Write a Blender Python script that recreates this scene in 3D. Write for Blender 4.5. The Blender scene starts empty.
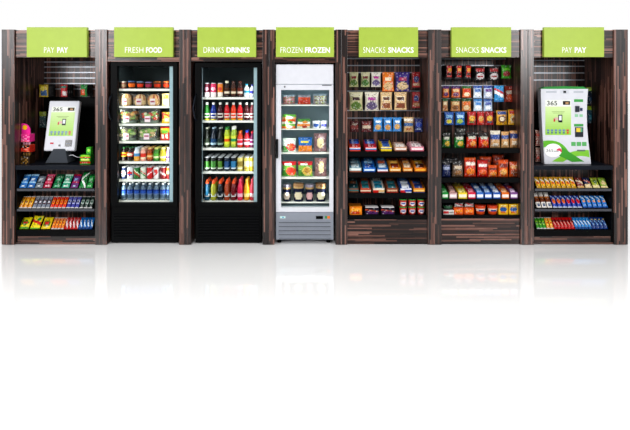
import bpy, bmesh, math, random
from mathutils import Vector, Matrix
random.seed(7)
SC = bpy.context.scene
COL = SC.collection
PI = math.pi
# ------------------------------------------------------------------ scale: the fronts stand in the plane y = 0
D = 5.4            # camera distance to the cabinet fronts
EYE = 1.6          # eye height
def sc(y): return (D + y) / D
def X(px, y=0.0): return (px - 315) / 100 * sc(y)
def Z(py, y=0.0): return EYE + (85 - py) / 100 * sc(y)

def lin(h):
    h = h.lstrip('#')
    out = []
    for i in (0, 2, 4):
        c = int(h[i:i+2], 16) / 255
        out.append(c / 12.92 if c <= .04045 else ((c + .055) / 1.055) ** 2.4)
    return tuple(out) + (1.0,)
def ink(h):
    c = lin(h); g = 1.25
    return tuple(v ** g for v in c[:3]) + (1.0,)

# ------------------------------------------------------------------ materials
def principled(name, col=None, rough=.5, spec=.3, metal=0.0, attr=False, emit=None, coat=0.0):
    m = bpy.data.materials.new(name); m.use_nodes = True
    nt = m.node_tree; b = nt.nodes['Principled BSDF']
    b.inputs['Roughness'].default_value = rough
    b.inputs['Specular IOR Level'].default_value = spec
    b.inputs['Metallic'].default_value = metal
    if coat: b.inputs['Coat Weight'].default_value = coat
    if attr:
        a = nt.nodes.new('ShaderNodeAttribute'); a.attribute_name = 'Col'
        nt.links.new(a.outputs['Color'], b.inputs['Base Color'])
    else:
        # faint procedural mottling so that no surface is perfectly even
        n = nt.nodes.new('ShaderNodeTexNoise'); n.inputs['Scale'].default_value = 14
        tc = nt.nodes.new('ShaderNodeTexCoord'); nt.links.new(tc.outputs['Object'], n.inputs['Vector'])
        mx = nt.nodes.new('ShaderNodeMix'); mx.data_type = 'RGBA'
        c = lin(col)
        mx.inputs[6].default_value = tuple(v * .93 for v in c[:3]) + (1,)
        mx.inputs[7].default_value = tuple(min(1, v * 1.05) for v in c[:3]) + (1,)
        nt.links.new(n.outputs['Fac'], mx.inputs[0]); nt.links.new(mx.outputs[2], b.inputs['Base Color'])
    if emit:
        b.inputs['Emission Color'].default_value = lin(emit[0]); b.inputs['Emission Strength'].default_value = emit[1]
    return m

def wood(name, vertical, strip=.0135, length=.38, bright=.92, rough=.29, spec=.6):
    """laminated strips: every strip has its own tone and random joints along its length"""
    m = bpy.data.materials.new(name); m.use_nodes = True
    nt = m.node_tree; N = nt.nodes; L = nt.links
    b = N['Principled BSDF']; b.inputs['Roughness'].default_value = rough
    b.inputs['Specular IOR Level'].default_value = spec
    g = N.new('ShaderNodeNewGeometry'); s = N.new('ShaderNodeSeparateXYZ'); L.new(g.outputs['Position'], s.inputs[0])
    def M(op, a, bb=None):
        n = N.new('ShaderNodeMath'); n.operation = op
        for i, v in enumerate((a, bb)):
            if v is None: continue
            if isinstance(v, (int, float)): n.inputs[i].default_value = v
            else: L.new(v, n.inputs[i])
        return n.outputs[0]
    if vertical:
        across = M('ADD', s.outputs[0], s.outputs[1]); along = s.outputs[2]
    else:
        across = M('ADD', s.outputs[2], s.outputs[1]); along = s.outputs[0]
    row = M('FLOOR', M('DIVIDE', across, strip))
    w1 = N.new('ShaderNodeTexWhiteNoise'); w1.noise_dimensions = '1D'; L.new(row, w1.inputs['W'])
    colm = M('FLOOR', M('ADD', M('DIVIDE', along, length), M('MULTIPLY', w1.outputs[0], 9.7)))
    cb = N.new('ShaderNodeCombineXYZ'); L.new(row, cb.inputs[0]); L.new(colm, cb.inputs[1])
    w2 = N.new('ShaderNodeTexWhiteNoise'); w2.noise_dimensions = '2D'; L.new(cb.outputs[0], w2.inputs['Vector'])
    # grain streaks along the strip
    cg = N.new('ShaderNodeCombineXYZ')
    L.new(M('MULTIPLY', across, 330), cg.inputs[0]); L.new(M('MULTIPLY', along, 7), cg.inputs[1])
    ns = N.new('ShaderNodeTexNoise'); ns.inputs['Scale'].default_value = 1; ns.inputs['Detail'].default_value = 2
    L.new(cg.outputs[0], ns.inputs['Vector'])
    f = M('ADD', M('MULTIPLY', w2.outputs[0], .9), M('MULTIPLY', M('SUBTRACT', ns.outputs['Fac'], .5), .5))
    r = N.new('ShaderNodeValToRGB'); L.new(f, r.inputs[0])
    e = r.color_ramp.elements
    stops = [(0, (.004, .002, .002)), (.38, (.012, .006, .005)), (.55, (.045, .018, .013)), (.72, (.12, .050, .036)), (.92, (.26, .125, .095))]
    e[0].position = 0; e[1].position = .85
    for i, (p, c) in enumerate(stops):
        el = e[0] if i == 0 else (e[len(e) - 1] if i == len(stops) - 1 else e.new(p))
        el.position = p
        el.color = tuple(v * bright for v in c) + (1,)
    L.new(r.outputs[0], b.inputs['Base Color'])
    bp = N.new('ShaderNodeBump'); bp.inputs['Strength'].default_value = .15; bp.inputs['Distance'].default_value = .002
    L.new(f, bp.inputs['Height']); L.new(bp.outputs[0], b.inputs['Normal'])
    return m

def clear(name, tint='ffffff', refl=.05, rough=.05, haze=0.0):
    m = bpy.data.materials.new(name); m.use_nodes = True
    nt = m.node_tree; N = nt.nodes; L = nt.links
    out = N['Material Output']; N.remove(N['Principled BSDF'])
    t = N.new('ShaderNodeBsdfTransparent'); t.inputs[0].default_value = lin(tint)
    g = N.new('ShaderNodeBsdfGlossy'); g.inputs['Roughness'].default_value = rough
    lw = N.new('ShaderNodeFresnel'); lw.inputs['IOR'].default_value = 1.0 + refl * 4
    mx = N.new('ShaderNodeMixShader'); L.new(lw.outputs[0], mx.inputs[0]); L.new(t.outputs[0], mx.inputs[1]); L.new(g.outputs[0], mx.inputs[2])
    last = mx
    if haze:
        d = N.new('ShaderNodeBsdfDiffuse'); d.inputs[0].default_value = (.8, .85, .85, 1)
        m2 = N.new('ShaderNodeMixShader'); m2.inputs[0].default_value = haze
        L.new(mx.outputs[0], m2.inputs[1]); L.new(d.outputs[0], m2.inputs[2]); last = m2
    L.new(last.outputs[0], out.inputs[0])
    return m

WV = wood('wood_strips_upright', True)
WB = wood('wood_strips_back', True, strip=.013, length=.7, bright=1.0, spec=.45)
WH = wood('wood_strips_level', False, strip=.0125, length=.42, bright=1.05, spec=.4)
BLACK = principled('black_powder_coat', '060708', .45, .05)
NAVY = principled('dark_counter_laminate', '12161e', .35, .1)
GRILLE = principled('black_plastic_grille', '0a0b0d', .5, .05)
WHITE = principled('white_enamel', 'd3d5dc', .3, .15)
SHELFW = principled('white_wire_shelf', 'f4f4ea', .4, .2)
GREYM = principled('grey_steel_panel', '858b96', .4, .3)
GREYD = principled('dark_grey_slot', '3c4148', .6, .1)
LINER = principled('dark_cooler_liner', '3d474a', .55, .1)
LINERF = principled('pale_freezer_liner', '9fb4be', .5, .2)
RAIL = principled('metal_rail', 'b9bfc9', .3, .5, .3)
HOOK = principled('dark_peg_metal', '2a2a2c', .4, .3, .4)
STRIP = principled('grey_price_strip', '45474d', .4, .15)
SIGN = principled('lime_green_sign', 'a3bc48', .4, .2)
LETTER = principled('white_lettering', 'ffffff', .5, .2)
FILM = principled('printed_film', attr=True, rough=.35, spec=.3)
_nt = FILM.node_tree; _n = _nt.nodes.new('ShaderNodeTexNoise'); _n.inputs['Scale'].default_value = 55; _n.inputs['Detail'].default_value = 3
_tc = _nt.nodes.new('ShaderNodeTexCoord'); _nt.links.new(_tc.outputs['Object'], _n.inputs['Vector'])
_b = _nt.nodes.new('ShaderNodeBump'); _b.inputs['Strength'].default_value = .7; _b.inputs['Distance'].default_value = .012
_nt.links.new(_n.outputs['Fac'], _b.inputs['Height']); _nt.links.new(_b.outputs[0], _nt.nodes['Principled BSDF'].inputs['Normal'])
CARD = principled('printed_carton', attr=True, rough=.6, spec=.12)
PLAST = principled('coloured_plastic', attr=True, rough=.25, spec=.4)
GLASS = clear('cooler_door_glass', 'fbfdfd', .012)
TUBP = clear('clear_food_plastic', 'f6faf8', .06, .08, .05)
LEDW = principled('warm_light_strip', 'fff6d8', .5, .1, emit=('fff3cf', .3))
LITWALL = principled('glowing_lit_side_wall', '8fa9b2', .5, .1, emit=('cfe9ee', .25))  # emission stands in for lamplight on the cooler's inner side wall
SCREEN = principled('lit_screen', attr=True, rough=.2, spec=.15)

# ------------------------------------------------------------------ mesh builder
class MB:
    def __init__(s): s.v = []; s.f = []; s.c = []; s.sm = []
    def add(s, vs, fs, cols=None, smooth=False):
        o = len(s.v); s.v += [tuple(v) for v in vs]
        for i, f in enumerate(fs):
            s.f.append(tuple(k + o for k in f)); s.sm.append(smooth)
            s.c.append(cols[i] if isinstance(cols, list) else cols)
    def box(s, x0, x1, y0, y1, z0, z1, col=None, bev=0.0):
        bm = bmesh.new(); bmesh.ops.create_cube(bm, size=1)
        for v in bm.verts:
            v.co = Vector((x0 + (v.co.x + .5) * (x1 - x0), y0 + (v.co.y + .5) * (y1 - y0), z0 + (v.co.z + .5) * (z1 - z0)))
        if bev: bmesh.ops.bevel(bm, geom=bm.edges[:], offset=bev, segments=2, affect='EDGES', profile=.6)
        bm.verts.index_update()
        s.add([v.co.copy() for v in bm.verts], [[v.index for v in f.verts] for f in bm.faces], col); bm.free()
    def prism(s, pts, y0, y1, col=None):
        """polygon in xz, from y0 (front) to y1"""
        n = len(pts)
        vs = [(x, y0, z) for x, z in pts] + [(x, y1, z) for x, z in pts]
        fs = [list(range(n)), list(range(2 * n - 1, n - 1, -1))] + [[i, i + n, (i + 1) % n + n, (i + 1) % n] for i in range(n)]
        s.add(vs, fs, col)
    def prismx(s, pts, x0, x1, col=None):
        """polygon in yz, from x0 to x1"""
        n = len(pts)
        vs = [(x0, y, z) for y, z in pts] + [(x1, y, z) for y, z in pts]
        fs = [list(range(n)), list(range(2 * n - 1, n - 1, -1))] + [[i, i + n, (i + 1) % n + n, (i + 1) % n] for i in range(n)]
        s.add(vs, fs, col)
    def lathe(s, prof, seg=18, pat=None, cx=0, cy=0, z0=0, cap=True):
        """prof: (r, z) from bottom; pat(u, v): u = .5 faces the front (-y)"""
        H = prof[-1][1] - prof[0][1]; vs = []; fs = []; cols = []
        for r, z in prof:
            for k in range(seg):
                a = PI / 2 + 2 * PI * k / seg
                vs.append((cx + r * math.cos(a), cy + r * math.sin(a), z0 + z))
        for i in range(len(prof) - 1):
            for k in range(seg):
                a, b = i * seg + k, i * seg + (k + 1) % seg
                fs.append([a, b, b + seg, a + seg])
                if pat: cols.append(pat((k + .5) / seg, ((prof[i][1] + prof[i+1][1]) / 2 - prof[0][1]) / H))
        s.add(vs, fs, cols if pat else None, True)
        if cap:
            n = (len(prof) - 1) * seg
            s.add(vs[:seg][::-1], [list(range(seg))], pat(.5, 0) if pat else None)
            s.add(vs[n:], [list(range(seg))], pat(.5, 1) if pat else None)
    def tube(s, pts, r, seg=8, col=None):
        P = [Vector(p) for p in pts]; vs = []; fs = []
        for i, p in enumerate(P):
            t = (P[min(i + 1, len(P) - 1)] - P[max(i - 1, 0)]).normalized()
            u = t.cross(Vector((0, 0, 1)) if abs(t.z) < .9 else Vector((1, 0, 0))).normalized(); w = t.cross(u)
            for k in range(seg):
                a = 2 * PI * k / seg
                vs.append(p + r * (math.cos(a) * u + math.sin(a) * w))
        for i in range(len(P) - 1):
            for k in range(seg):
                a, b = i * seg + k, i * seg + (k + 1) % seg
                fs.append([a, b, b + seg, a + seg])
        fs.append(list(range(seg))[::-1]); fs.append([(len(P) - 1) * seg + k for k in range(seg)])
        s.add(vs, fs, col, True)
    def build(s, name, mat, parent=None, loc=None, rot=None):
        me = bpy.data.meshes.new(name); me.from_pydata(s.v, [], s.f)
        bm = bmesh.new(); bm.from_mesh(me); bmesh.ops.recalc_face_normals(bm, faces=bm.faces[:]); bm.to_mesh(me); bm.free()
        me.polygons.foreach_set('use_smooth', s.sm)
        if any(c is not None for c in s.c):
            at = me.color_attributes.new('Col', 'FLOAT_COLOR', 'CORNER')
            data = []
            for p, c in zip(me.polygons, s.c):
                data += list(c if c is not None else (.5, .5, .5, 1)) * p.loop_total
            at.data.foreach_set('color', data)
        me.materials.append(mat)
        o = bpy.data.objects.new(name, me); COL.objects.link(o)
        if parent: o.parent = parent
        if loc: o.location = loc
        if rot: o.rotation_euler = rot
        return o

def empty(name, loc=(0, 0, 0)):
    o = bpy.data.objects.new(name, None); COL.objects.link(o); o.location = loc; o.empty_display_size = .05; return o
def tag(o, label, cat, group=None):
    n = len(label.replace(',', ' ').replace('-', ' ').split())
    if not 4 <= n <= 16: print('LABEL LENGTH', n, label)
    o['label'] = label; o['category'] = cat
    if group: o['group'] = group
    elif 'group' in o: del o['group']
    return o
def copy_tree(o, parent=None):
    c = o.copy(); COL.objects.link(c); c.parent = parent
    for ch in o.children: copy_tree(ch, c)
    return c
def text_mesh(name, s, x0, x1, z0, z1, y, off, mat, parent, depth=.0015, shear=0):
    """lettering fitted to a box on an upright face"""
    cu = bpy.data.curves.new('t', 'FONT'); cu.body = s; cu.size = 1; cu.offset = off; cu.resolution_u = 3
    t = bpy.data.objects.new('t', cu); COL.objects.link(t)
    bpy.context.view_layer.update()
    me = t.to_mesh()
    vs = [v.co.copy() for v in me.vertices]; fs = [list(p.vertices) for p in me.polygons]
    t.to_mesh_clear(); bpy.data.objects.remove(t); bpy.data.curves.remove(cu)
    ax, bx_ = min(v.x for v in vs), max(v.x for v in vs); ay, by = min(v.y for v in vs), max(v.y for v in vs)
    P = [(x0 + (v.x - ax) / (bx_ - ax) * (x1 - x0), y, z0 + (v.y - ay) / (by - ay) * (z1 - z0)) for v in vs]
    mb = MB(); mb.add(P, fs)
    return mb.build(name, mat, parent)

# ------------------------------------------------------------------ printed patterns
def pat(base, *patches):
    base = ink(base); ps = [(p[0],) + tuple(p[1:-1]) + (ink(p[-1]),) for p in patches]
    def f(u, v):
        c = base
        for p in ps:
            k = p[0]
            if k == 'r' and p[1] <= u <= p[3] and p[2] <= v <= p[4]: c = p[5]
            elif k == 'd' and ((u - p[1]) / p[3]) ** 2 + ((v - p[2]) / p[4]) ** 2 <= 1: c = p[5]
            elif k == 'x' and p[1] <= v + p[3] * (u - .5) <= p[2]: c = p[4]
            elif k == 'n' and math.sin(u * 37.7 * p[1] + 1.7) * math.sin(v * 41.3 * p[1] + .6) > p[2]: c = p[3]
        return c
    return f
def R_(u0, v0, u1, v1, c): return ('r', u0, v0, u1, v1, c)
def Dk(u, v, ru, rv, c): return ('d', u, v, ru, rv, c)
def Xd(v0, v1, slope, c): return ('x', v0, v1, slope, c)
def Nz(k, t, c): return ('n', k, t, c)

# ------------------------------------------------------------------ item makers: base centre at the origin, front to -y
def bag_mesh(w, h, d, p, nu=12, nv=16, lean=0.0, hole=False):
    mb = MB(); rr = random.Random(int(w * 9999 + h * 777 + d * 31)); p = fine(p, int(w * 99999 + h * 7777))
    ph = rr.random() * 6
    def shape(u, v, side):
        e = max(0, min(1, (v - .05) / .9))
        t = (max(0, 1 - abs(2 * u - 1) ** 2.6) ** .7) * (max(0, math.sin(PI * e)) ** .55)
        t *= 1 + .10 * math.sin(9 * u + ph + 5 * v) * math.sin(7 * v + ph)
        x = (u - .5) * w * (1 - .07 * math.sin(PI * e) ** .6)
        z = v * h
        if v in (0, 1): z += (.012 * h if int(round(u * nu)) % 2 else 0) * (1 if v == 0 else -1)
        return (x, side * (.0015 + t * d / 2), z)
    for side in (-1, 1):
        vs = [shape(i / nu, j / nv, side) for j in range(nv + 1) for i in range(nu + 1)]
        fs = []; cols = []
        for j in range(nv):
            for i in range(nu):
                a = j * (nu + 1) + i
                q = [a, a + 1, a + nu + 2, a + nu + 1]
                fs.append(q if side < 0 else q[::-1])
                u = (i + .5) / nu
                cols.append(p(u if side < 0 else 1 - u, (j + .5) / nv))
        mb.add(vs, fs, cols, True)
    # rim closing the two films
    n0 = 0; n1 = (nu + 1) * (nv + 1)
    ring = [i for i in range(nu + 1)] + [j * (nu + 1) + nu for j in range(1, nv + 1)] + [nv * (nu + 1) + i for i in range(nu - 1, -1, -1)] + [j * (nu + 1) for j in range(nv - 1, 0, -1)]
    base = p(.02, .5)
    for k in range(len(ring)):
        a, b = ring[k], ring[(k + 1) % len(ring)]
        mb.f.append((n0 + a, n1 + a, n1 + b, n0 + b)); mb.c.append(base); mb.sm.append(True)
    return mb
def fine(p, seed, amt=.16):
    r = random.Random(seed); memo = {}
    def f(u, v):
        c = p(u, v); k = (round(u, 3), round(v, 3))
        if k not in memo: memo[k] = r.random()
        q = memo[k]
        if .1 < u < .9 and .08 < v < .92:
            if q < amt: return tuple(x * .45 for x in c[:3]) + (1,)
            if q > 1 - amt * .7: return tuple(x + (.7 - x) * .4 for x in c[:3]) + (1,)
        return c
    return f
def make_bag(name, w, h, d, p): return bag_mesh(w, h, d, p).build(name, FILM)

def panel_box(mb, w, h, d, p, top=None, side=None, n=10):
    """carton: printed front"""
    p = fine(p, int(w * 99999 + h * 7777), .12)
    vs = [((i / n - .5) * w, -d / 2, j / n * h) for j in range(n + 1) for i in range(n + 1)]
    fs = [[j * (n + 1) + i, j * (n + 1) + i + 1, (j + 1) * (n + 1) + i + 1, (j + 1) * (n + 1) + i] for j in range(n) for i in range(n)]
    cols = [p((i + .5) / n, (j + .5) / n) for j in range(n) for i in range(n)]
    mb.add(vs, fs, cols)
    side = lin(side) if side else p(.02, .5); top = lin(top) if top else p(.5, .98)
    x, y0, y1 = w / 2, -d / 2, d / 2
    mb.add([(-x, y0, 0), (x, y0, 0), (x, y1, 0), (-x, y1, 0), (-x, y0, h), (x, y0, h), (x, y1, h), (-x, y1, h)],
           [[3, 2, 1, 0], [4, 5, 6, 7], [1, 2, 6, 5], [2, 3, 7, 6], [3, 0, 4, 7]], [side, top, side, side, side])
def make_carton(name, w, h, d, p, top=None, side=None, flap=None):
    root = empty(name)
    mb = MB(); panel_box(mb, w, h, d, p, top, side); mb.build('carton', CARD, root)
    if flap:
        m2 = MB(); m2.box(-w * .46, w * .46, -d * .47, d * .1, h, h + .004, lin(flap)); m2.build('lid_flap', CARD, root)
    return root

def make_tray(name, w, h, d, front, body, packs, h1=None):
    """open display carton: low printed front, higher back, a file of packets inside"""
    root = empty(name)
    h1 = h1 or .048
    mb = MB(); n = 10; y0, y1 = -d / 2, d / 2
    vs = [((i / n - .5) * w, y0, j / n * h1) for j in range(n + 1) for i in range(n + 1)]
    fs = [[j * (n + 1) + i, j * (n + 1) + i + 1, (j + 1) * (n + 1) + i + 1, (j + 1) * (n + 1) + i] for j in range(n) for i in range(n)]
    mb.add(vs, fs, [front((i + .5) / n, (j + .5) / n) for j in range(n) for i in range(n)])
    bc = lin(body); x = w / 2; t = .003
    for s0, s1 in ((-x, -x + t), (x - t, x)):
        mb.prismx([(y0, 0), (y1, 0), (y1, h), (y1 - d * .15, h), (y0, h1)], s0, s1, bc)
    mb.box(-x, x, y1 - t, y1, 0, h, bc); mb.box(-x, x, y0 + .0005, y1, 0, .003, bc)
    mb.build('tray', CARD, root)
    k = len(packs)
    sl = math.atan2(h - h1, d * .85)
    for i, p in enumerate(packs):
        L = d * .88 / k
        q = bag_mesh(w * .93, L / math.cos(sl) * 1.28, .03, p, 8, 6)
        yy = y0 + .012 + i * L
        zz = h1 - .016 + (h - h1) * (i * L) / (d * .85)
        q.build('packet', FILM, root, (0, yy, zz), (-(PI / 2 - sl - .22), 0, 0))
    return root

def make_lean(name, w, L, t, p, th):
    """flat pack, printed face up, leaning back by th"""
    mb = bag_mesh(w, L, t, p, 8, 12)
    c, s = math.cos(th), math.sin(th)
    mb.v = [(x, y * c + z * s + t / 2 * c, z * c - y * s + t / 2 * s) for x, y, z in mb.v]
    return mb.build(name, FILM)

SHAPES = {  # profile (radius, height) as fractions: body .. neck, label from-to, cap from
 'soda':  ([(.36, 0), (.47, .02), (.5, .06), (.5, .22), (.46, .3), (.5, .38), (.5, .58), (.46, .68), (.32, .78), (.17, .86), (.15, .91)], (.34, .62), .91, .19),
 'water': ([(.38, 0), (.48, .02), (.5, .06), (.47, .12), (.5, .18), (.47, .24), (.5, .3), (.5, .62), (.47, .7), (.34, .8), (.19, .86), (.17, .91)], (.34, .62), .91, .21),
 'juice': ([(.42, 0), (.49, .02), (.5, .08), (.5, .55), (.47, .64), (.36, .74), (.24, .82), (.21, .88)], (.16, .5), .88, .25),
 'sport': ([(.42, 0), (.49, .02), (.5, .1), (.46, .18), (.46, .44), (.5, .52), (.5, .58), (.42, .7), (.3, .8)], (.18, .44), .8, .29),
 'glass': ([(.42, 0), (.48, .02), (.5, .06), (.5, .48), (.44, .58), (.26, .74), (.2, .86), (.2, .93)], (.14, .44), .93, .23),
 'tea':   ([(.44, 0), (.5, .02), (.5, .1), (.47, .14), (.47, .56), (.5, .6), (.46, .7), (.33, .8), (.29, .86)], (.15, .56), .86, .33),
}
def make_bottle(name, kind, w, h, body, label, cap):
    root = empty(name); prof, (l0, l1), c0, cr = SHAPES[kind]
    def rad(f):
        for (r0, z0), (r1, z1) in zip(prof, prof[1:]):
            if z0 <= f <= z1: return r0 + (r1 - r0) * (f - z0) / (z1 - z0)
        return prof[-1][0]
    mb = MB(); mb.lathe([(r * w, z * h) for r, z in prof], 18, body if callable(body) else pat(body)); mb.build('body', PLAST, root)
    lb = MB(); n = 6
    lb.lathe([(rad(l0 + (l1 - l0) * i / n) * w + .0008, (l0 + (l1 - l0) * i / n) * h) for i in range(n + 1)], 18, label if callable(label) else pat(label), cap=False)
    lb.build('label', CARD, root)
    cp = MB()
    if kind == 'sport':
        cp.lathe([(cr * w, c0 * h), (cr * w, (c0 + .08) * h), (cr * .62 * w, (c0 + .11) * h), (cr * .5 * w, .97 * h), (cr * .35 * w, h)], 14, pat(cap))
    else:
        cp.lathe([(cr * w, c0 * h), (cr * w, .985 * h), (cr * .85 * w, h)], 14, pat(cap))
    cp.build('cap', PLAST, root)
    return root
def make_can(name, w, h, p):
    root = empty(name); mb = MB()
    n = 9; prof = [(.38 * w, 0), (.48 * w, .03 * h)] + [(.5 * w, h * (.06 + .82 * i / n)) for i in range(n + 1)] + [(.41 * w, .95 * h)]
    mb.lathe(prof, 20, p); mb.build('body', PLAST, root)
    t = MB(); t.lathe([(.41 * w, .95 * h), (.425 * w, .975 * h), (.41 * w, h), (.38 * w, .985 * h)], 20, pat('c9ccd0')); t.tube([(-.1 * w, -.05 * w, .995 * h), (.1 * w, -.05 * w, .995 * h)], .04 * w, 6, lin('b0b4b8'))
    t.build('lid', PLAST, root)
    return root
def make_cup(name, w, h, p, lidc, taper=.82, dome=False, square=False):
    root = empty(name); mb = MB(); n = 8; seg = 20
    def rr(f): return w / 2 * (taper + (1 - taper) * f)
    mb.lathe([(rr(0) * .96, 0)] + [(rr(i / n), .02 * h + .82 * h * i / n) for i in range(n + 1)], seg, p); mb.build('cup', CARD, root)
    l = MB()
    if dome: l.lathe([(w * .5, .84 * h), (w * .51, .87 * h), (w * .46, .94 * h), (w * .3, h)], seg, pat(lidc))
    else: l.lathe([(w * .5, .84 * h), (w * .515, .86 * h), (w * .515, .96 * h), (w * .47, h)], seg, pat(lidc))
    l.build('lid', PLAST, root)
    return root
def frustum(mb, w0, w1, d0, d1, z0, z1, col=None, n=1):
    vs = []
    for (w, d, z) in ((w0, d0, z0), (w1, d1, z1)):
        c = min(w, d) * .18
        x, y = w / 2, d / 2
        vs += [(-x + c, -y, z), (x - c, -y, z), (x, -y + c, z), (x, y - c, z), (x - c, y, z), (-x + c, y, z), (-x, y - c, z), (-x, -y + c, z)]
    fs = [[i, (i + 1) % 8, (i + 1) % 8 + 8, i + 8] for i in range(8)] + [list(range(8))[::-1], list(range(8, 16))]
    mb.add(vs, fs, col)
def heap(mb, w, d, z0, h, cols, n=26, seed=1, fn=None):
    r = random.Random(seed)
    for _ in range(n):
        u, v, t = r.uniform(-.42, .42), r.uniform(-.42, .42), r.uniform(.1, .85)
        c = fn(u) if fn else r.choice(cols)
        s = min(w, d, h * 2) * r.uniform(.13, .20)
        bm = bmesh.new(); bmesh.ops.create_icosphere(bm, subdivisions=1, radius=s)
        for q in bm.verts: q.co = Vector((q.co.x * r.uniform(.8, 1.4) + u * w, q.co.y + v * d, max(z0, q.co.z * .8 + z0 + t * h)))
        bm.verts.index_update()
        mb.add([q.co.copy() for q in bm.verts], [[q.index for q in f.verts] for f in bm.faces], lin(c), True); bm.free()
def make_clear_box(name, w, h, d, cols, label=('e8d4d8', 'a84a66'), seed=1):
    root = empty(name)
    b = MB(); frustum(b, w * .86, w * .92, d * .86, d * .92, 0, h * .2, lin('6a766a')); 
    b.v = [v for v in b.v]; b.build('base', PLAST, root)
    c = MB(); heap(c, w * .84, d * .84, h * .2, h * .62, cols, 70, seed); c.build('food', CARD, root)
    l = MB(); frustum(l, w * .93, w, d * .93, d, h * .205, h, None); l.build('clear_lid', TUBP, root)
    t = MB(); n = 4; lw, lh = w * .3, h * .42
    t.box(-lw / 2, lw / 2, -d * .52, -d * .515, h * .1, h * .1 + lh, lin(label[0])); t.box(-lw * .4, lw * .4, -d * .522, -d * .518, h * .1 + lh * .45, h * .1 + lh * .7, lin(label[1]))
    t.build('paper_label', CARD, root)
    return root
def make_sandwich(name, w, h, d, filling, bread, label='f5e4e4', seed=2):
    root = empty(name)
    b = MB(); b.lathe([(w * .36, 0), (w * .47, h * .12), (w * .5, h * .45), (w * .45, h * .75), (w * .3, h * .93), (w * .12, h)], 18, pat(bread, Nz(1.3, .45, filling)))
    b.v = [(x, y * d / w, z) for x, y, z in b.v]; b.build('roll', CARD, root)
    f = MB(); heap(f, w * .8, d * .8, h * .25, h * .45, [filling, bread, 'd9b27a'], 20, seed); f.build('filling', CARD, root)
    t = MB(); t.box(-w * .2, w * .2, -d * .56, -d * .55, h * .1, h * .62, lin(label)); t.box(-w * .16, w * .16, -d * .565, -d * .555, h * .3, h * .44, lin('b03a58')); t.build('paper_label', CARD, root)
    l = MB(); frustum(l, w * 1.02, w * .98, d * 1.2, d * 1.12, .001, h * 1.03, None); l.build('clear_wrap', TUBP, root)
    return root

# ------------------------------------------------------------------ ordinals
def ordinal(i, n):
    names = ['leftmost', 'second from left', 'third from left', 'fourth from left', 'fifth from left', 'sixth from left', 'seventh from left', 'eighth from left', 'ninth from left', 'tenth from left', 'eleventh from left']
    back = ['rightmost', 'second from right', 'third from right', 'fourth from right', 'fifth from right', 'sixth from right', 'seventh from right', 'eighth from right', 'ninth from right', 'tenth from right', 'eleventh from right']
    if n == 1: return 'alone'
    return names[i] if i <= (n - 1) // 2 else back[n - 1 - i]

# ------------------------------------------------------------------ the seven cabinets
TOPZ = 2.155
def words(root, t1, a, b, t2, c, d, top=47.2, bot=52.8, y=-.0262):
    text_mesh('sign_lettering', t1, X(a, y), X(b - .7, y), Z(bot, y), Z(top, y), y, -.011, LETTER, root)
    text_mesh('sign_lettering', t2, X(c + .7, y), X(d, y), Z(bot, y), Z(top, y), y, .022, LETTER, root)

def cabinet(label, x0, x1, pl, pr, depth, sign, txt, sub=None):
    """x0..x1 outside edges, pl / pr where the inside begins (picture columns at the front)"""
    r = empty('display_cabinet', ((X(x0) + X(x1)) / 2, 0, 0)); tag(r, label, 'cabinet', 'wood-strip market cabinets in one row')
    cx = r.location.x
    def sh(mb):
        mb.v = [(x - cx, y, z) for x, y, z in mb.v]; return mb
    for a, b in ((X(x0), X(pl)), (X(pr), X(x1))):
        m = MB(); m.box(min(a, b) + .0006, max(a, b) - .0006, 0, depth, 0.004, TOPZ, None, .002); sh(m).build('side_panel', WV, r)
    a, b = X(pl), X(pr)
    m = MB(); m.box(a, b, .02, .045, Z(57.3), TOPZ - .004); sh(m).build('header_panel', WH, r)
    m = MB(); m.box(a, b, .046, depth, TOPZ - .03, TOPZ - .006); sh(m).build('unseen_top_panel', BLACK, r)  # unseen lid, added to darken the cabinet interior
    m = MB(); m.box(a, b, depth - .02, depth, .006, TOPZ - .031); sh(m).build('back_panel', WB, r)
    if sub:
        m = MB(); m.box(a, b, .008, .04, Z(sub), Z(57.4)); sh(m).build('crosspiece', WH, r)
    s0, s1 = sign
    m = MB(); m.box(X(s0, -.02), X(s1, -.02), -.026, .0195, Z(57, -.02), Z(27.2, -.02), None, .0015); s = sh(m).build('sign_board', SIGN, r)
    before = set(bpy.data.objects)
    words(s, *txt)
    for o in set(bpy.data.objects) - before:
        for v in o.data.vertices: v.co.x -= cx
    return r, cx, sh

C1, c1x, s1 = cabinet('dark wood cabinet under the far-left PAY PAY sign', 1.5, 101, 14.5, 95, .62, (27, 87), ('PAY', 44, 55, 'PAY', 56.5, 68))
C2, c2x, s2 = cabinet('dark wood surround cabinet under the FRESH FOOD sign', 101, 185, 107, 179, .70, (114.3, 173), ('FRESH', 125, 144, 'FOOD', 145.3, 162), 61.5)
C3, c3x, s3 = cabinet('dark wood surround cabinet under the DRINKS DRINKS sign', 185, 269, 191, 262.5, .70, (197.5, 256), ('DRINKS', 203.6, 224.5, 'DRINKS', 225.8, 249.6), 61.5)
C4, c4x, s4 = cabinet('dark wood surround cabinet under the FROZEN FROZEN sign', 269, 341.5, 274.5, 335.5, .70, (276, 334), ('FROZEN', 280.5, 303, 'FROZEN', 304.3, 330), 62.5)
C5, c5x, s5 = cabinet('dark wood snack cabinet under the left SNACKS SNACKS sign', 341.5, 435, 347.5, 428, .44, (359, 418), ('SNACKS', 363.2, 386, 'SNACKS', 387.5, 413.6))
C6, c6x, s6 = cabinet('dark wood snack cabinet under the right SNACKS SNACKS sign', 435, 528, 441.5, 520.5, .44, (451.5, 511), ('SNACKS', 456, 479.5, 'SNACKS', 480.7, 506.4))
C7, c7x, s7 = cabinet('dark wood cabinet under the far-right PAY PAY sign', 528, 628, 534, 614, .62, (544, 603.8), ('PAY', 562.3, 572.5, 'PAY', 574, 586.3))

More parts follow.
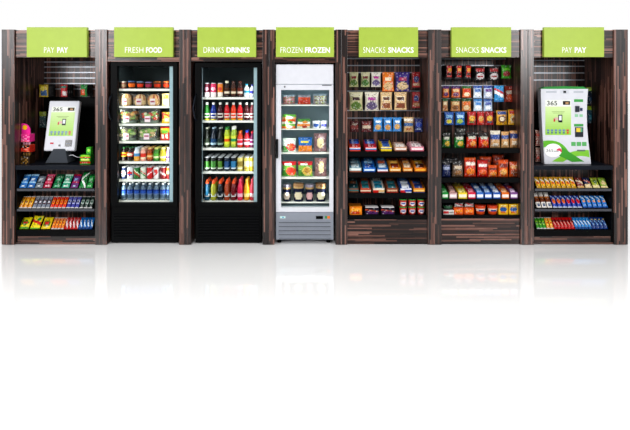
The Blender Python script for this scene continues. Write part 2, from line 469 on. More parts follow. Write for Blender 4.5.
def rail(root, sh, px0, px1, py, y):
    m = MB(); m.box(X(px0, y), X(px1, y), y - .008, y, Z(py, y) - .005, Z(py, y) + .005); sh(m).build('slat_rail', RAIL, root)
def hook(root, sh, x, z, y0, y1):
    m = MB(); m.tube([(x, y1, z), (x, y0 + .006, z), (x, y0, z + .004), (x, y0 - .001, z + .012)], .0022, 6); sh(m).build('peg_hook', HOOK, root)

# ------------------------------------------------------------------ pay cabinets: counter, base, three slanted shelves
TH = math.radians(42)
def pay_front(root, sh, a, b):
    m = MB(); m.box(X(a), X(b), .012, .60, Z(170), Z(165.8), None, .003); sh(m).build('counter', NAVY, root)
    m = MB(); m.box(X(a), X(b), .03, .055, .004, Z(236.5)); m.box(X(a), X(b), .016, .056, .004, .02); sh(m).build('base_panel', WH, root)
    for k, (lip0, lip1) in enumerate(((189, 191.3), (209.3, 211.5), (230.3, 236.3))):
        m = MB(); z0 = Z(lip1, .02); z1 = Z(lip0, .02)
        m.box(X(a), X(b), .02, .03, z0, z1 + .004)
        m.box(X(a), X(b), .0301, .259, z0 + .004, z1 - .004)
        # slanted backrest
        Lb = .115; y0 = .085
        m.prismx([(y0, z1 - .004), (y0 + Lb * math.sin(TH), z1 - .004 + Lb * math.cos(TH)), (y0 + Lb * math.sin(TH) + .004, z1 - .004 + Lb * math.cos(TH) - .003), (y0 + .008, z1 - .004)], X(a) + .04, X(b) - .04)
        sf = sh(m).build('shelf', BLACK, root)
        if k < 2:
            m = MB(); m.box(X(a) + .015, X(b) - .015, .0175, .0199, z0 + .003, z1 + .004); sh(m).build('price_strip', STRIP, sf)
    m = MB(); m.box(X(a), X(b), .26, .27, Z(236), Z(169.2)); sh(m).build('lower_back_panel', WB, root)
pay_front(C1, s1, 14.5, 95); pay_front(C7, s7, 534, 614)
for a, b, root, sh in ((14.5, 15.8, C1, s1), (534, 535, C7, s7), (612.3, 614, C7, s7)):
    m = MB(); m.box(X(a) + .001, X(b), .018, .40, .02, Z(169.2)); sh(m).build('shelf_bracket', BLACK, root)
for py in (62, 67, 72.5, 78, 83.5, 89): rail(C1, s1, 12.5, 97, py, .598)
for py in (60.5, 66.3, 73, 80): rail(C7, s7, 532, 617, py, .598)
# grid board behind the terminals; back-wall shadow is put into its black colour
for root, sh, a, b, t in ((C1, s1, 14.5, 95, 97), (C7, s7, 534, 614, 112)):
    m = MB(); m.box(X(a, .58) + (0.17 if a < 100 else -.17) * 0, X(b, .58), .585, .5985, Z(163, .58), Z(t, .58)); 
    for k in range(12): m.box(X(a, .58), X(b, .58), .582, .585, Z(163, .58) + .05 * k, Z(163, .58) + .05 * k + .002)
    m.v = [(max(min(x, X(b) - .001), X(a) + .001), y, z) for x, y, z in m.v]
    sh(m).build('pegboard', BLACK, root)

# small sweets leaning on the slanted shelves
def lean_row(phrase, base_py, top_py, items, cat, group, shelf_y=.02):
    zs = Z(base_py, shelf_y) - .004
    n = len(items)
    for i, it in enumerate(items):
        a, b, desc, p = it[:4]; tp = it[4] if len(it) > 4 else top_py
        y = .045
        app = (base_py - tp) / 100 * sc(.06)
        w = (b - a) / 100 * sc(y) * .93
        t = .016 if w < .06 else .022
        L = (app - .004) / (math.cos(TH) + (EYE - zs) / D * math.sin(TH)) * .97
        nm = it[5] if len(it) > 5 else 'candy_bar'
        o = make_lean(nm, w, L, t, p, TH)
        o.location = (X((a + b) / 2, y), y, zs + .0005)
        tag(o, f'{desc}, {ordinal(i, n)}, {phrase}', it[6] if len(it) > 6 else cat, group)

gum = lambda c, c2, c3='ffffff': pat(c, R_(0, .3, 1, .42, c2), R_(.2, .5, .8, .68, c3), R_(0, .86, 1, 1, c2), R_(.3, .08, .7, .2, c3))
row1 = [(18, 26, 'light blue gum carton', gum('2f7fc4', '8fc3e8', 'cfe6f6')), (26, 34, 'blue gum carton with white marks', gum('2b74b8', 'a5cfea', 'dfeffa')),
 (34, 42, 'silver-grey gum carton', gum('7d8791', '20262c', 'd5dbe0')), (42, 50.5, 'pink-red gum carton', gum('b31c4a', 'e56a8c', 'f3c9d4')),
 (51.5, 60, 'green gum carton', gum('128a55', '0b5c3a', '8fd6b4')), (60.5, 69, 'pale teal gum carton', gum('3aa887', 'c6ead9', 'eaf7f0')),
 (69.5, 77.5, 'purple and red gum carton', gum('7a2f7d', 'b8234a', '9db6e0')), (78, 85, 'white and green gum carton', pat('1f8f4a', Xd(.25, .42, .5, 'ffffff'), Xd(.6, .78, -.5, 'f2fff4')), 171.5),
 (85.3, 92, 'bright green gum carton', gum('1ea24a', '0d6a32', '9fe0ac'))]
row1 = [r if len(r) > 4 else r + (174,) for r in row1]
row1 = [r + ('gum_carton', 'chewing gum') for r in row1]
lean_row('upper sweets shelf, left pay cabinet', 189, 174, row1, 'chewing gum', 'gum cartons in the left pay cabinet')
bar = lambda c, c2, c3: pat(c, R_(.15, .3, .85, .7, c2), R_(.25, .42, .75, .58, c3), R_(0, 0, 1, .07, 'd8d8d8'), R_(0, .93, 1, 1, 'd8d8d8'))
row2 = []
for k in range(3): row2.append((18 + k * 4.4, 22.3 + k * 4.4, 'amber yellow candy bar', bar('e8a010', 'f6cf3a', 'a85a10')))
for k in range(4): row2.append((31.5 + k * 4.4, 35.7 + k * 4.4, 'silver and dark red candy bar', bar('8a8f9c', '5b1e2a', 'd8dbe4')))
for k in range(4): row2.append((49.3 + k * 4, 53.1 + k * 4, 'orange-red candy bar', bar('e8400f', 'f0a018', 'd02208')))
for k in range(3): row2.append((65.5 + k * 4.3, 69.6 + k * 4.3, 'violet-blue candy bar', bar('4b4fae', 'b9bfe8', '2c2a6e')))
for k in range(3): row2.append((78.7 + k * 4.5, 83 + k * 4.5, 'dark green candy bar with grey marks', bar('27403a', 'aebfb6', '3c6a58')))
lean_row('middle sweets shelf, left pay cabinet', 209.3, 196, row2, 'candy bar', 'candy bars in the left pay cabinet')
row3 = [(18, 28.4, 'yellow and green candy bag', pat('e9dc1a', Dk(.45, .5, .38, .22, '2f8a2a'), R_(.3, .42, .7, .6, 'd02a20'), R_(0, 0, 1, .15, '6aa51e')), 217.5, 'candy_bag', 'candy bag'),
 (29, 39.4, 'bright yellow candy bag with red marks', pat('f2e41c', Xd(.4, .6, .3, 'd8281c'), Dk(.7, .7, .2, .12, '2f9a30'), R_(0, 0, 1, .12, '7ab81e')), 216, 'candy_bag', 'candy bag'),
 (40, 50, 'yellow candy bag with green oval', pat('ecd51c', Dk(.5, .45, .42, .24, '2d7d25'), Dk(.5, .45, .28, .13, 'c92a1c')), 217.5, 'candy_bag', 'candy bag')]
for k in range(4): row3.append((50.5 + k * 3.2, 53.6 + k * 3.2, 'plain orange candy bar', bar('f08a12', 'f6b53a', 'e06a08'), 217.5))
for k in range(4): row3.append((63.4 + k * 3.5, 66.8 + k * 3.5, 'red candy bar with white swirl', pat('c8141c', Xd(.35, .52, .6, 'ffffff'), Xd(.62, .72, .6, 'f4d0d0')), 217.5))
for k in range(4): row3.append((77.6 + k * 3.6, 81.1 + k * 3.6, 'blue candy bar with white swirl', pat('1b7cc4', Xd(.4, .58, .6, 'eaf6ff'), R_(0, 0, 1, .2, '0f4f8e')), 217.5))
row3 = [r + ('candy_bar', 'candy bar') if len(r) == 5 else r for r in row3]
lean_row('lowest sweets shelf, left pay cabinet', 230.3, 217.5, row3, 'candy bar', 'candy bars in the left pay cabinet')

# right pay cabinet
ra = []
for k in range(8): ra.append((537 + k * 5.05, 541.8 + k * 5.05, 'yellow snack pack with orange print', pat('e9bb22', Xd(.52, .7, .35, 'f3efe0'), Dk(.5, .42, .35, .13, 'e2761a'), R_(0, 0, 1, .16, 'c99f20'), R_(.2, .8, .8, .9, 'd86a18'))))
ra += [(578, 585.3, 'brown and red snack pack', pat('8a3d34', Xd(.45, .65, .3, 'e9d7b8'), R_(0, 0, 1, .2, 'd8b070'))), (585.8, 593, 'dark blue snack pack with cream base', pat('28345c', Xd(.5, .65, .3, 'c87058'), R_(0, 0, 1, .3, 'e2cda0'))),
 (593.5, 601, 'yellow-green snack pack', pat('a9b53a', Dk(.5, .55, .35, .2, '5f7a22'), R_(0, 0, 1, .25, 'e6d9a0'))), (601.5, 609, 'olive green and tan snack pack', pat('8fae3c', Dk(.5, .45, .35, .2, 'd8c48a'), R_(0, 0, 1, .2, 'e0cf9a')))]
ra = [r + (176.7 if k < 8 else 177.7, 'snack_pack', 'snack pack') for k, r in enumerate(ra)]
lean_row('upper sweets shelf, right pay cabinet', 189, 177, ra, 'snack pack', 'snack packs in the right pay cabinet')
rb = []
for k in range(3): rb.append((537 + k * 5.4, 542 + k * 5.4, 'tall white candy bar with brown band', pat('ece8e2', R_(0, .3, 1, .55, '8a4a22'), R_(0, .62, 1, .7, 'd88a30'), R_(.2, .1, .8, .22, '5a6a8a')), 191))
for k in range(6): rb.append((553.5 + k * 4.9, 558.2 + k * 4.9, 'blue candy bar with %s centre' % ('orange' if k < 3 else 'red'), pat('1a49ae', Dk(.5, .55, .42, .2, 'e8782a' if k < 3 else 'd8282c'), Xd(.72, .84, .4, 'b9d2f2'), R_(0, 0, 1, .1, 'cfd8e8')), 195.5))
for k in range(5): rb.append((583.5 + k * 5.1, 588.3 + k * 5.1, 'light blue candy bar with orange spot', pat('2f86d0', Dk(.5, .5, .32, .12, 'f0a04a'), Xd(.7, .82, .4, 'd6ecfa'), R_(0, 0, 1, .12, '1a4f9c')), 195.5))
rb = [r + ('candy_bar', 'candy bar') for r in rb]
lean_row('middle sweets shelf, right pay cabinet', 208.7, 195, rb, 'candy bar', 'candy bars in the right pay cabinet')
rc = []
for k in range(3): rc.append((537 + k * 3.4, 540.3 + k * 3.4, 'leaf-green candy bar', bar('3fa022', '9ed83a', '2a7a18')))
for k in range(2): rc.append((547.3 + k * 3.6, 550.8 + k * 3.6, 'golden orange candy bar', bar('f0a818', 'f7d64a', 'd0480c')))
for k in range(6): rc.append((554.6 + k * 3.5, 558 + k * 3.5, 'red candy bar with pale stripe', pat('c8181c', Xd(.4, .5, .5, 'f0c0b0'), R_(0, .6, 1, .72, '8a0d12'))))
for k in range(5): rc.append((575.8 + k * 3.4, 579.1 + k * 3.4, 'sky-blue candy bar', pat('2b95d8', Xd(.4, .54, .5, 'e8f6ff'), R_(0, 0, 1, .2, '165a9a'))))
for k in range(4): rc.append((593 + k * 3.9, 596.8 + k * 3.9, 'navy blue candy bar with yellow top', pat('164a92', Xd(.4, .5, .5, '9cc8ec'), R_(.2, .75, .8, .86, 'd8c84a'))))
def lean_split(rows, *a):
    lean_row(a[0], a[1], a[2], rows, *a[3:])
# more than eleven on each side never occurs, but this row is long: extend the ordinals
_ord = ordinal
def ordinal(i, n):
    if n <= 22: return _ord(i, n)
    return _ord(min(i, 10), 22) if i <= 10 else _ord(21 - min(n - 1 - i, 10), 22)
rc = [r + (217.3, 'candy_bar', 'candy bar') for r in rc]
lean_row('lowest sweets shelf, right pay cabinet', 230, 217.3, rc, 'candy bar', 'candy bars in the right pay cabinet')

# ------------------------------------------------------------------ pegged goods behind the pay terminals
def hang(root, sh, phrase, items, y, yback, group, name='snack_bag', cat='snack bag', d=.035, deep=0, step=.05):
    n = len(items); 
    for i, it in enumerate(items):
        a, b, t, bt, desc, p = it[:6]; yy = it[6] if len(it) > 6 else y
        w = (b - a) / 100 * sc(yy) * .96; h = (bt - t) / 100 * sc(yy)
        dd = min(d, w * .42)
        o = bag_mesh(w, h, dd, p, 14, 18).build(name, FILM)
        x, z = X((a + b) / 2, yy), Z(bt, yy)
        o.location = (x, yy, z)
        tag(o, f'{desc}, {ordinal(i, n)} {phrase}', cat, group)
        hook(root, sh, x, z + h * .975 , yy - .02, yback)
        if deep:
            bo = bag_mesh(w, h, dd, pat('1b1a1a'), 8, 10).build(name, FILM); back = bo.data; bpy.data.objects.remove(bo)  # shade on the sides of pegged stacks is put into this near-black film
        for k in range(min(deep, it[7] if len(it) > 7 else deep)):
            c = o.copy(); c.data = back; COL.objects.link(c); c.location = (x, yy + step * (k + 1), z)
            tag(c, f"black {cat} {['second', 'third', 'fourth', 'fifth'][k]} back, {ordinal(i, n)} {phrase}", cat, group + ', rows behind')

hang(C1, s1, 'of three pegged above the left terminal', [
 (39, 48.5, 84.5, 97, 'yellow and blue packet', pat('c9b02a', R_(.2, .1, .95, .55, '3f6a9a'), Dk(.45, .65, .3, .18, 'e8d860'))),
 (60.5, 67.5, 84.5, 97, 'red and white packet', pat('c01f2a', R_(.35, .1, .95, .45, 'e9e4e4'), R_(.1, .75, .9, .9, '4a8a7a'))),
 (80.5, 87.5, 84.5, 96.5, 'green and orange packet', pat('2a9a4a', R_(.1, .1, .7, .62, 'e05a1c'), R_(.3, .3, .6, .45, 'f0b090')))], .42, .599, 'packets pegged in the left pay cabinet', 'snack_packet', 'packet', .04, 3)
hang(C1, s1, 'hanging left of the left white terminal', [(39, 46.5, 111.5, 128, 'dull teal and yellow-green packet', pat('35585a', R_(0, .75, 1, 1, '9aa842'), R_(.2, .2, .8, .5, '2a4048')))], .45, .584, None, 'snack_packet', 'packet')
hang(C7, s7, 'of two beside the right terminal', [(586.5, 592.5, 87, 105, 'upper navy packet with yellow-green top', pat('1d3350', R_(0, .78, 1, 1, 'a8c832'), R_(.2, .2, .8, .45, '2c5a78'))),
  (586.6, 592.6, 106, 123.5, 'lower teal packet with yellow-green top', pat('1f5a6e', R_(0, .78, 1, 1, 'a8c832'), R_(.2, .2, .8, .5, '3a8a9a')))], .45, .584, None, 'snack_packet', 'packet')
hang(C7, s7, 'of two left of the right terminal', [(535.3, 540.3, 130, 146, 'upper red and cream packet', pat('8a2420', Nz(.8, .3, 'd8c8b8'), R_(.2, .6, .8, .8, 'c8481c'))),
  (535.3, 540.3, 147.5, 162, 'lower dark red and cream packet', pat('7a201c', Nz(.7, .2, 'cfc0b0'), R_(.2, .2, .8, .4, 'b8401c')))], .2, .599, None, 'snack_packet', 'packet')

# counter displays at the left wall of the left pay cabinet
def counter_box(name, a, b, t, bt, y, d, z, label, cat, p, arch=False, extra=None):
    w = (b - a) / 100 * sc(y); h = (bt - t) / 100 * sc(y)
    root = empty(name, (X((a + b) / 2, y + d / 2), y + d / 2, z)); tag(root, label, cat)
    if arch:
        n = 12; hh = h * .62
        pts = [(-w / 2, 0), (w / 2, 0), (w / 2, hh)] + [(w / 2 * math.cos(PI * k / n), hh + (h - hh) * math.sin(PI * k / n)) for k in range(1, n)] + [(-w / 2, hh)]
        m = MB(); m.prism(pts, -d / 2 + .012, -d / 2 + .018, lin('e2218a')); m.build('header_card', CARD, root)
        m = MB(); panel_box(m, w * .98, h * .42, d - .008, p); m.build('carton', CARD, root, (0, -.003, 0))
        m = MB(); m.lathe([(w * .17, 0), (w * .17, .003)], 14, pat('f2c21c')); ob = m.build('badge', CARD, root, (w * .12, -d / 2 + .0115, h * .78), (PI / 2, 0, 0))
        for k in range(3):
            m = MB(); m.lathe([(.006, 0), (.013, .004), (.016, .014), (.013, .024), (.004, .028)], 12, pat(('f7b9d8', 'f6e3ee', 'f29ac6')[k])); m.build('sweet', PLAST, root, ((k - 1) * w * .28, -.005, h * .42))
    else:
        m = MB(); panel_box(m, w, h * .7, d, p); m.build('carton', CARD, root)
        m = MB()
        for k in range(5): m.lathe([(w * .07, 0), (w * .085, h * .12), (w * .06, h * .3)], 10, pat(extra), cx=(k - 2) * w * .19, cy=-d * .2, z0=h * .7)
        m.build('wrapped_sweets', FILM, root)
    return root
CZ = Z(165.8)
zc = CZ + .0005
hB = (164.5 - 153) / 100 * sc(.12); hR = (152.5 - 142) / 100 * sc(.12)
counter_box('sweets_display', 18.3, 32.3, 153, 164.5, .12, .11, zc, 'gold and brown sweets box, lowest in stack left of terminal', 'candy box', pat('3a2a18', Nz(1.1, .25, 'a8823a')), extra='8a6a2a')
counter_box('sweets_display', 18.3, 32.3, 142, 152.5, .12, .11, zc + hB, 'black and red sweets box, middle of stack left of terminal', 'candy box', pat('2a1418', R_(0, .1, 1, .55, 'd03a2a'), Nz(1.2, .5, 'f09060')), extra='c8a0b0')
counter_box('sweets_display', 18.5, 32.5, 122, 140.5, .12, .11, zc + hB + hR, 'pink arched sweets display, topmost in stack left of terminal', 'candy box', pat('e83a96', R_(0, .0, 1, .2, 'f06a8a'), Nz(1.2, .5, 'f6a0c8')), arch=True)
# green carton at the right of the counter
g = empty('gum_box', (X(87, .14), .14, CZ + .0005)); tag(g, 'green and red gum box on counter right of left terminal', 'candy box')
m = MB(); panel_box(m, .105, .095, .09, pat('2fa033', R_(0, .1, 1, .3, 'd03a1a'), R_(.1, .45, .9, .62, 'e0f07a'), R_(0, .68, 1, .8, 'e8642a'), R_(.1, .85, .9, .95, '9ad83a'))); m.build('carton', CARD, g)
g2 = empty('gum_box', (X(89.8, .14), .14, CZ + .0007 + .095)); tag(g2, 'small bright green box standing on green and red gum box', 'candy box')
m = MB(); panel_box(m, .045, .075, .06, pat('4fc03a', Dk(.5, .6, .3, .25, 'b8f06a'), R_(0, 0, 1, .2, '2a8a2a'))); m.build('carton', CARD, g2)

# ------------------------------------------------------------------ left pay terminal
K = empty('payment_terminal', (-2.655, .22, CZ + .0005)); tag(K, 'white tilted touchscreen payment terminal on black stand, left pay cabinet', 'payment kiosk')
m = MB(); m.box(-.125, .125, -.09, .12, 0, .008, None, .003); m.build('stand_base', BLACK, K)
m = MB()
vs = [(-.115, -.07, .008), (.115, -.07, .008), (.115, .1, .008), (-.115, .1, .008), (-.04, .0, .19), (.045, .0, .19), (.045, .05, .19), (-.04, .05, .19)]
m.add(vs, [[0, 1, 5, 4], [1, 2, 6, 5], [2, 3, 7, 6], [3, 0, 4, 7], [4, 5, 6, 7], [3, 2, 1, 0]]); m.build('stand', GREYD, K)
tilt = math.radians(-14)
hs = MB(); hs.box(-.16, .16, 0, .055, 0, .53, None, .012); H = hs.build('housing', WHITE, K, (0, -.022, .126), (tilt, 0, 0))
def screen_pat(u, v):
    a, b = lin('8fc63a'), lin('d9edb4')
    t = v if v < .85 else .85
    c = tuple(a[i] + (b[i] - a[i]) * t for i in range(3)) + (1,)
    return c
def screen(parent, x0, x1, z0, z1, y):
    n = 16
    m = MB()
    vs = [(x0 + (x1 - x0) * i / n, y, z0 + (z1 - z0) * j / n) for j in range(n + 1) for i in range(n + 1)]
    fs = [[j * (n + 1) + i, j * (n + 1) + i + 1, (j + 1) * (n + 1) + i + 1, (j + 1) * (n + 1) + i] for j in range(n) for i in range(n)]
    m.add(vs, fs, [screen_pat((i + .5) / n, (j + .5) / n) if j < 13 else lin('e9eee4') for j in range(n) for i in range(n)])
    S = m.build('screen', SCREEN, parent)
    w, h = x1 - x0, z1 - z0
    text_mesh('screen_lettering', '365', x0 + w * .06, x0 + w * .46, z0 + h * .845, z0 + h * .975, y - .0012, .008, BLACK, S)
    def q(name, a, b, c, d, col, yy=.001):
        k = MB(); k.box(x0 + w * a, x0 + w * b, y - yy, y - .0002, z0 + h * c, z0 + h * d, lin(col)); return k.build(name, SCREEN, S)
    q('picture_tile', .68, .96, .86, .97, '2a2420'); q('picture_tile', .78, .9, .88, .94, 'b08a60', .0015)
    q('phone_icon', .5, .66, .36, .58, '15181a'); q('phone_icon', .53, .63, .42, .55, 'dfe6e8', .0015); q('hand_icon', .36, .5, .42, .5, 'd8b0a8')
    q('hand_icon', .32, .38, .38, .47, 'c8302c'); q('caption_line', .25, .75, .655, .668, '7d9a52'); q('caption_line', .3, .7, .62, .63, '8aa860')
    for k in range(6): q('button_icon', .06 + k * .152, .155 + k * .152, .10, .16, '6a86a8' if k < 5 else 'c04a4a'); q('button_icon', .07 + k * .152, .145 + k * .152, .04, .085, '54708c' if k < 5 else 'd0302c', .0012)
    return S
screen(H, -.125, .125, .155, .465, -.0012)
def plate(name, parent, x0, x1, z0, z1, y, col, mat=CARD, t=.002):
    k = MB(); k.box(x0, x1, y - t, y, z0, z1, lin(col) if col else None); return k.build(name, mat, parent)
plate('red_button', H, -.10, -.065, .07, .085, -.0004, 'c8203a'); 
k = MB(); k.lathe([(.012, 0), (.012, .003)], 14, pat('1c2838')); k.build('camera_lens', PLAST, H, (.0, 0, .055), (PI / 2, 0, 0))
plate('card_reader', H, .06, .125, .045, .11, -.0004, '101418', PLAST, .008); plate('card_slot', H, .07, .115, .07, .076, -.0088, '3a4c6a', PLAST)
m = MB(); m.tube([(X(69, .2), .2, CZ + .075), (X(73, .2), .19, CZ + .085), (X(77, .2), .2, CZ + .06), (X(82, .2), .22, CZ + .055), (X(85, .24), .27, CZ + .03), (X(85, .27), .3, CZ + .006)], .004, 6)
m.v = [(x + 2.655, y - .22, z - CZ - .0005) for x, y, z in m.v]; m.build('cable', WHITE, K)

# ------------------------------------------------------------------ right pay terminal
T = empty('payment_terminal', (X(565, .12), .12, CZ + .0005)); tag(T, 'large white payment terminal with green swoosh on counter, right pay cabinet', 'payment kiosk')
y = .12; tx = T.location.x
def o_(px, py): return (X(px, y) - tx, Z(py, y) - CZ)
Lf = [(544.6, 164), (543.8, 152), (542.6, 135), (541.6, 115), (541, 100), (540.8, 89)]
Rt = [(588.2, 89), (587.3, 100), (586.8, 112), (587, 126), (588.4, 142), (590, 155), (591, 164)]
pts = [o_(*p) for p in Lf + Rt]; pts = [(x, max(z, .001)) for x, z in pts]
m = MB(); m.prism(pts, 0, .075); B = m.build('housing', WHITE, T)
pts2 = [o_(*p) for p in [(540.9, 89.2), (545, 87), (565, 86.3), (584, 86.8), (588, 89.2)]]
m = MB(); m.prism(pts2, .005, .075, lin('2f8a3c')); m.build('top_cap', CARD, T)
m = MB(); m.box(o_(546, 0)[0], o_(584, 0)[0], .0751, .14, .002, .5, None, .004); m.build('rear_mount', BLACK, T)
def tp(name, a, b, t, bt, col, mat=CARD, th=.002): return plate(name, B, o_(a, 0)[0], o_(b, 0)[0], o_(0, bt)[1], o_(0, t)[1], -.0003, col, mat, th)
screen(B, o_(545.3, 0)[0], o_(571, 0)[0], o_(0, 135)[1], o_(0, 100)[1], -.0012)
tp('speaker_vent', 546, 556.5, 91, 93, 'b4b9c2'); tp('speaker_vent', 573.5, 583.3, 91, 93, 'b4b9c2'); tp('camera_panel', 560.3, 569, 90.3, 93.5, 'c6cad2'); tp('camera_lens', 563.3, 566, 90.8, 93.2, '14181c', PLAST, .004)
tp('green_strip', 574, 583, 99.3, 102, '3f9a4a'); tp('card_reader', 575, 579, 106, 112, '18202e', PLAST, .012); tp('card_reader', 580, 582.3, 108, 111, '24345a', PLAST, .006)
tp('instruction_mark', 574.7, 578, 114.3, 117, '8ac49a'); tp('instruction_mark', 579.5, 582.7, 114.3, 117, '8ac49a')
tp('green_strip', 574, 583.3, 124, 126.5, '3f9a4a'); tp('fingerprint_reader', 575, 583, 127.3, 137, '1c222c', PLAST, .006)
pr = tp('reader_light', 576, 582, 128, 132, 'e0c23a', PLAST, .008); tp('reader_light', 580, 582, 128, 132, '5aa07a', PLAST, .0085)
for k in range(3): tp('green_mark', 571.2 + k * 5.4, 575.6 + k * 5.4, 142, 146, '56a85e')
# swoosh on the lower front
def swoosh(name, ptsa, col, dy):
    m = MB(); m.prism([o_(*p) for p in ptsa], -dy, -.0002, lin(col)); return m.build(name, CARD, B)
def curve(p0, p1, p2, n=8): return [tuple((1-t)**2*p0[i] + 2*t*(1-t)*p1[i] + t*t*p2[i] for i in (0, 1)) for t in [k / n for k in range(n + 1)]]
swoosh('swoosh_graphic', curve((543.2, 141), (563, 137.5), (570, 155)) + curve((563, 158), (556, 143), (543.5, 147.5)), '5fb02e', .0012)
swoosh('swoosh_graphic', curve((552, 161.5), (570, 149), (588.7, 150)) + curve((589.6, 157.5), (576, 153), (563, 162)), '7cc23a', .0016)
swoosh('swoosh_graphic', curve((562, 147), (572, 154), (584, 161.5)) + curve((572, 162), (566, 159), (557, 155)), '3f9a2e', .0020)
k = MB(); k.lathe([(.088, 0), (.088, .0016)], 28, pat('f5f6f4')); k.v = [(x, y_ * .8, z) for x, y_, z in k.v]; k.build('logo_disc', CARD, B, (o_(553, 0)[0], -.0022, o_(0, 150.5)[1]), (PI / 2, 0, 0))
text_mesh('logo_lettering', '365', o_(546, 0)[0], o_(553, 0)[0], o_(0, 152)[1], o_(0, 149)[1], -.0042, -.005, GREYD, B)
plate('logo_line', B, o_(553.6, 0)[0], o_(558.4, 0)[0], o_(0, 151.6)[1], o_(0, 150.8)[1], -.004, '8a8f94')
swoosh('pink_mark', curve((556.5, 149.5), (560, 147), (561.5, 149.5), 5) + [(561.5, 152.5)] + curve((559.5, 151), (558, 150.5), (556.5, 150.5), 4), 'd8415f', .0045)
plate('slot', B, o_(577, 0)[0], o_(585, 0)[0], o_(0, 151.3)[1], o_(0, 149.8)[1], -.0018, '5b6e60')

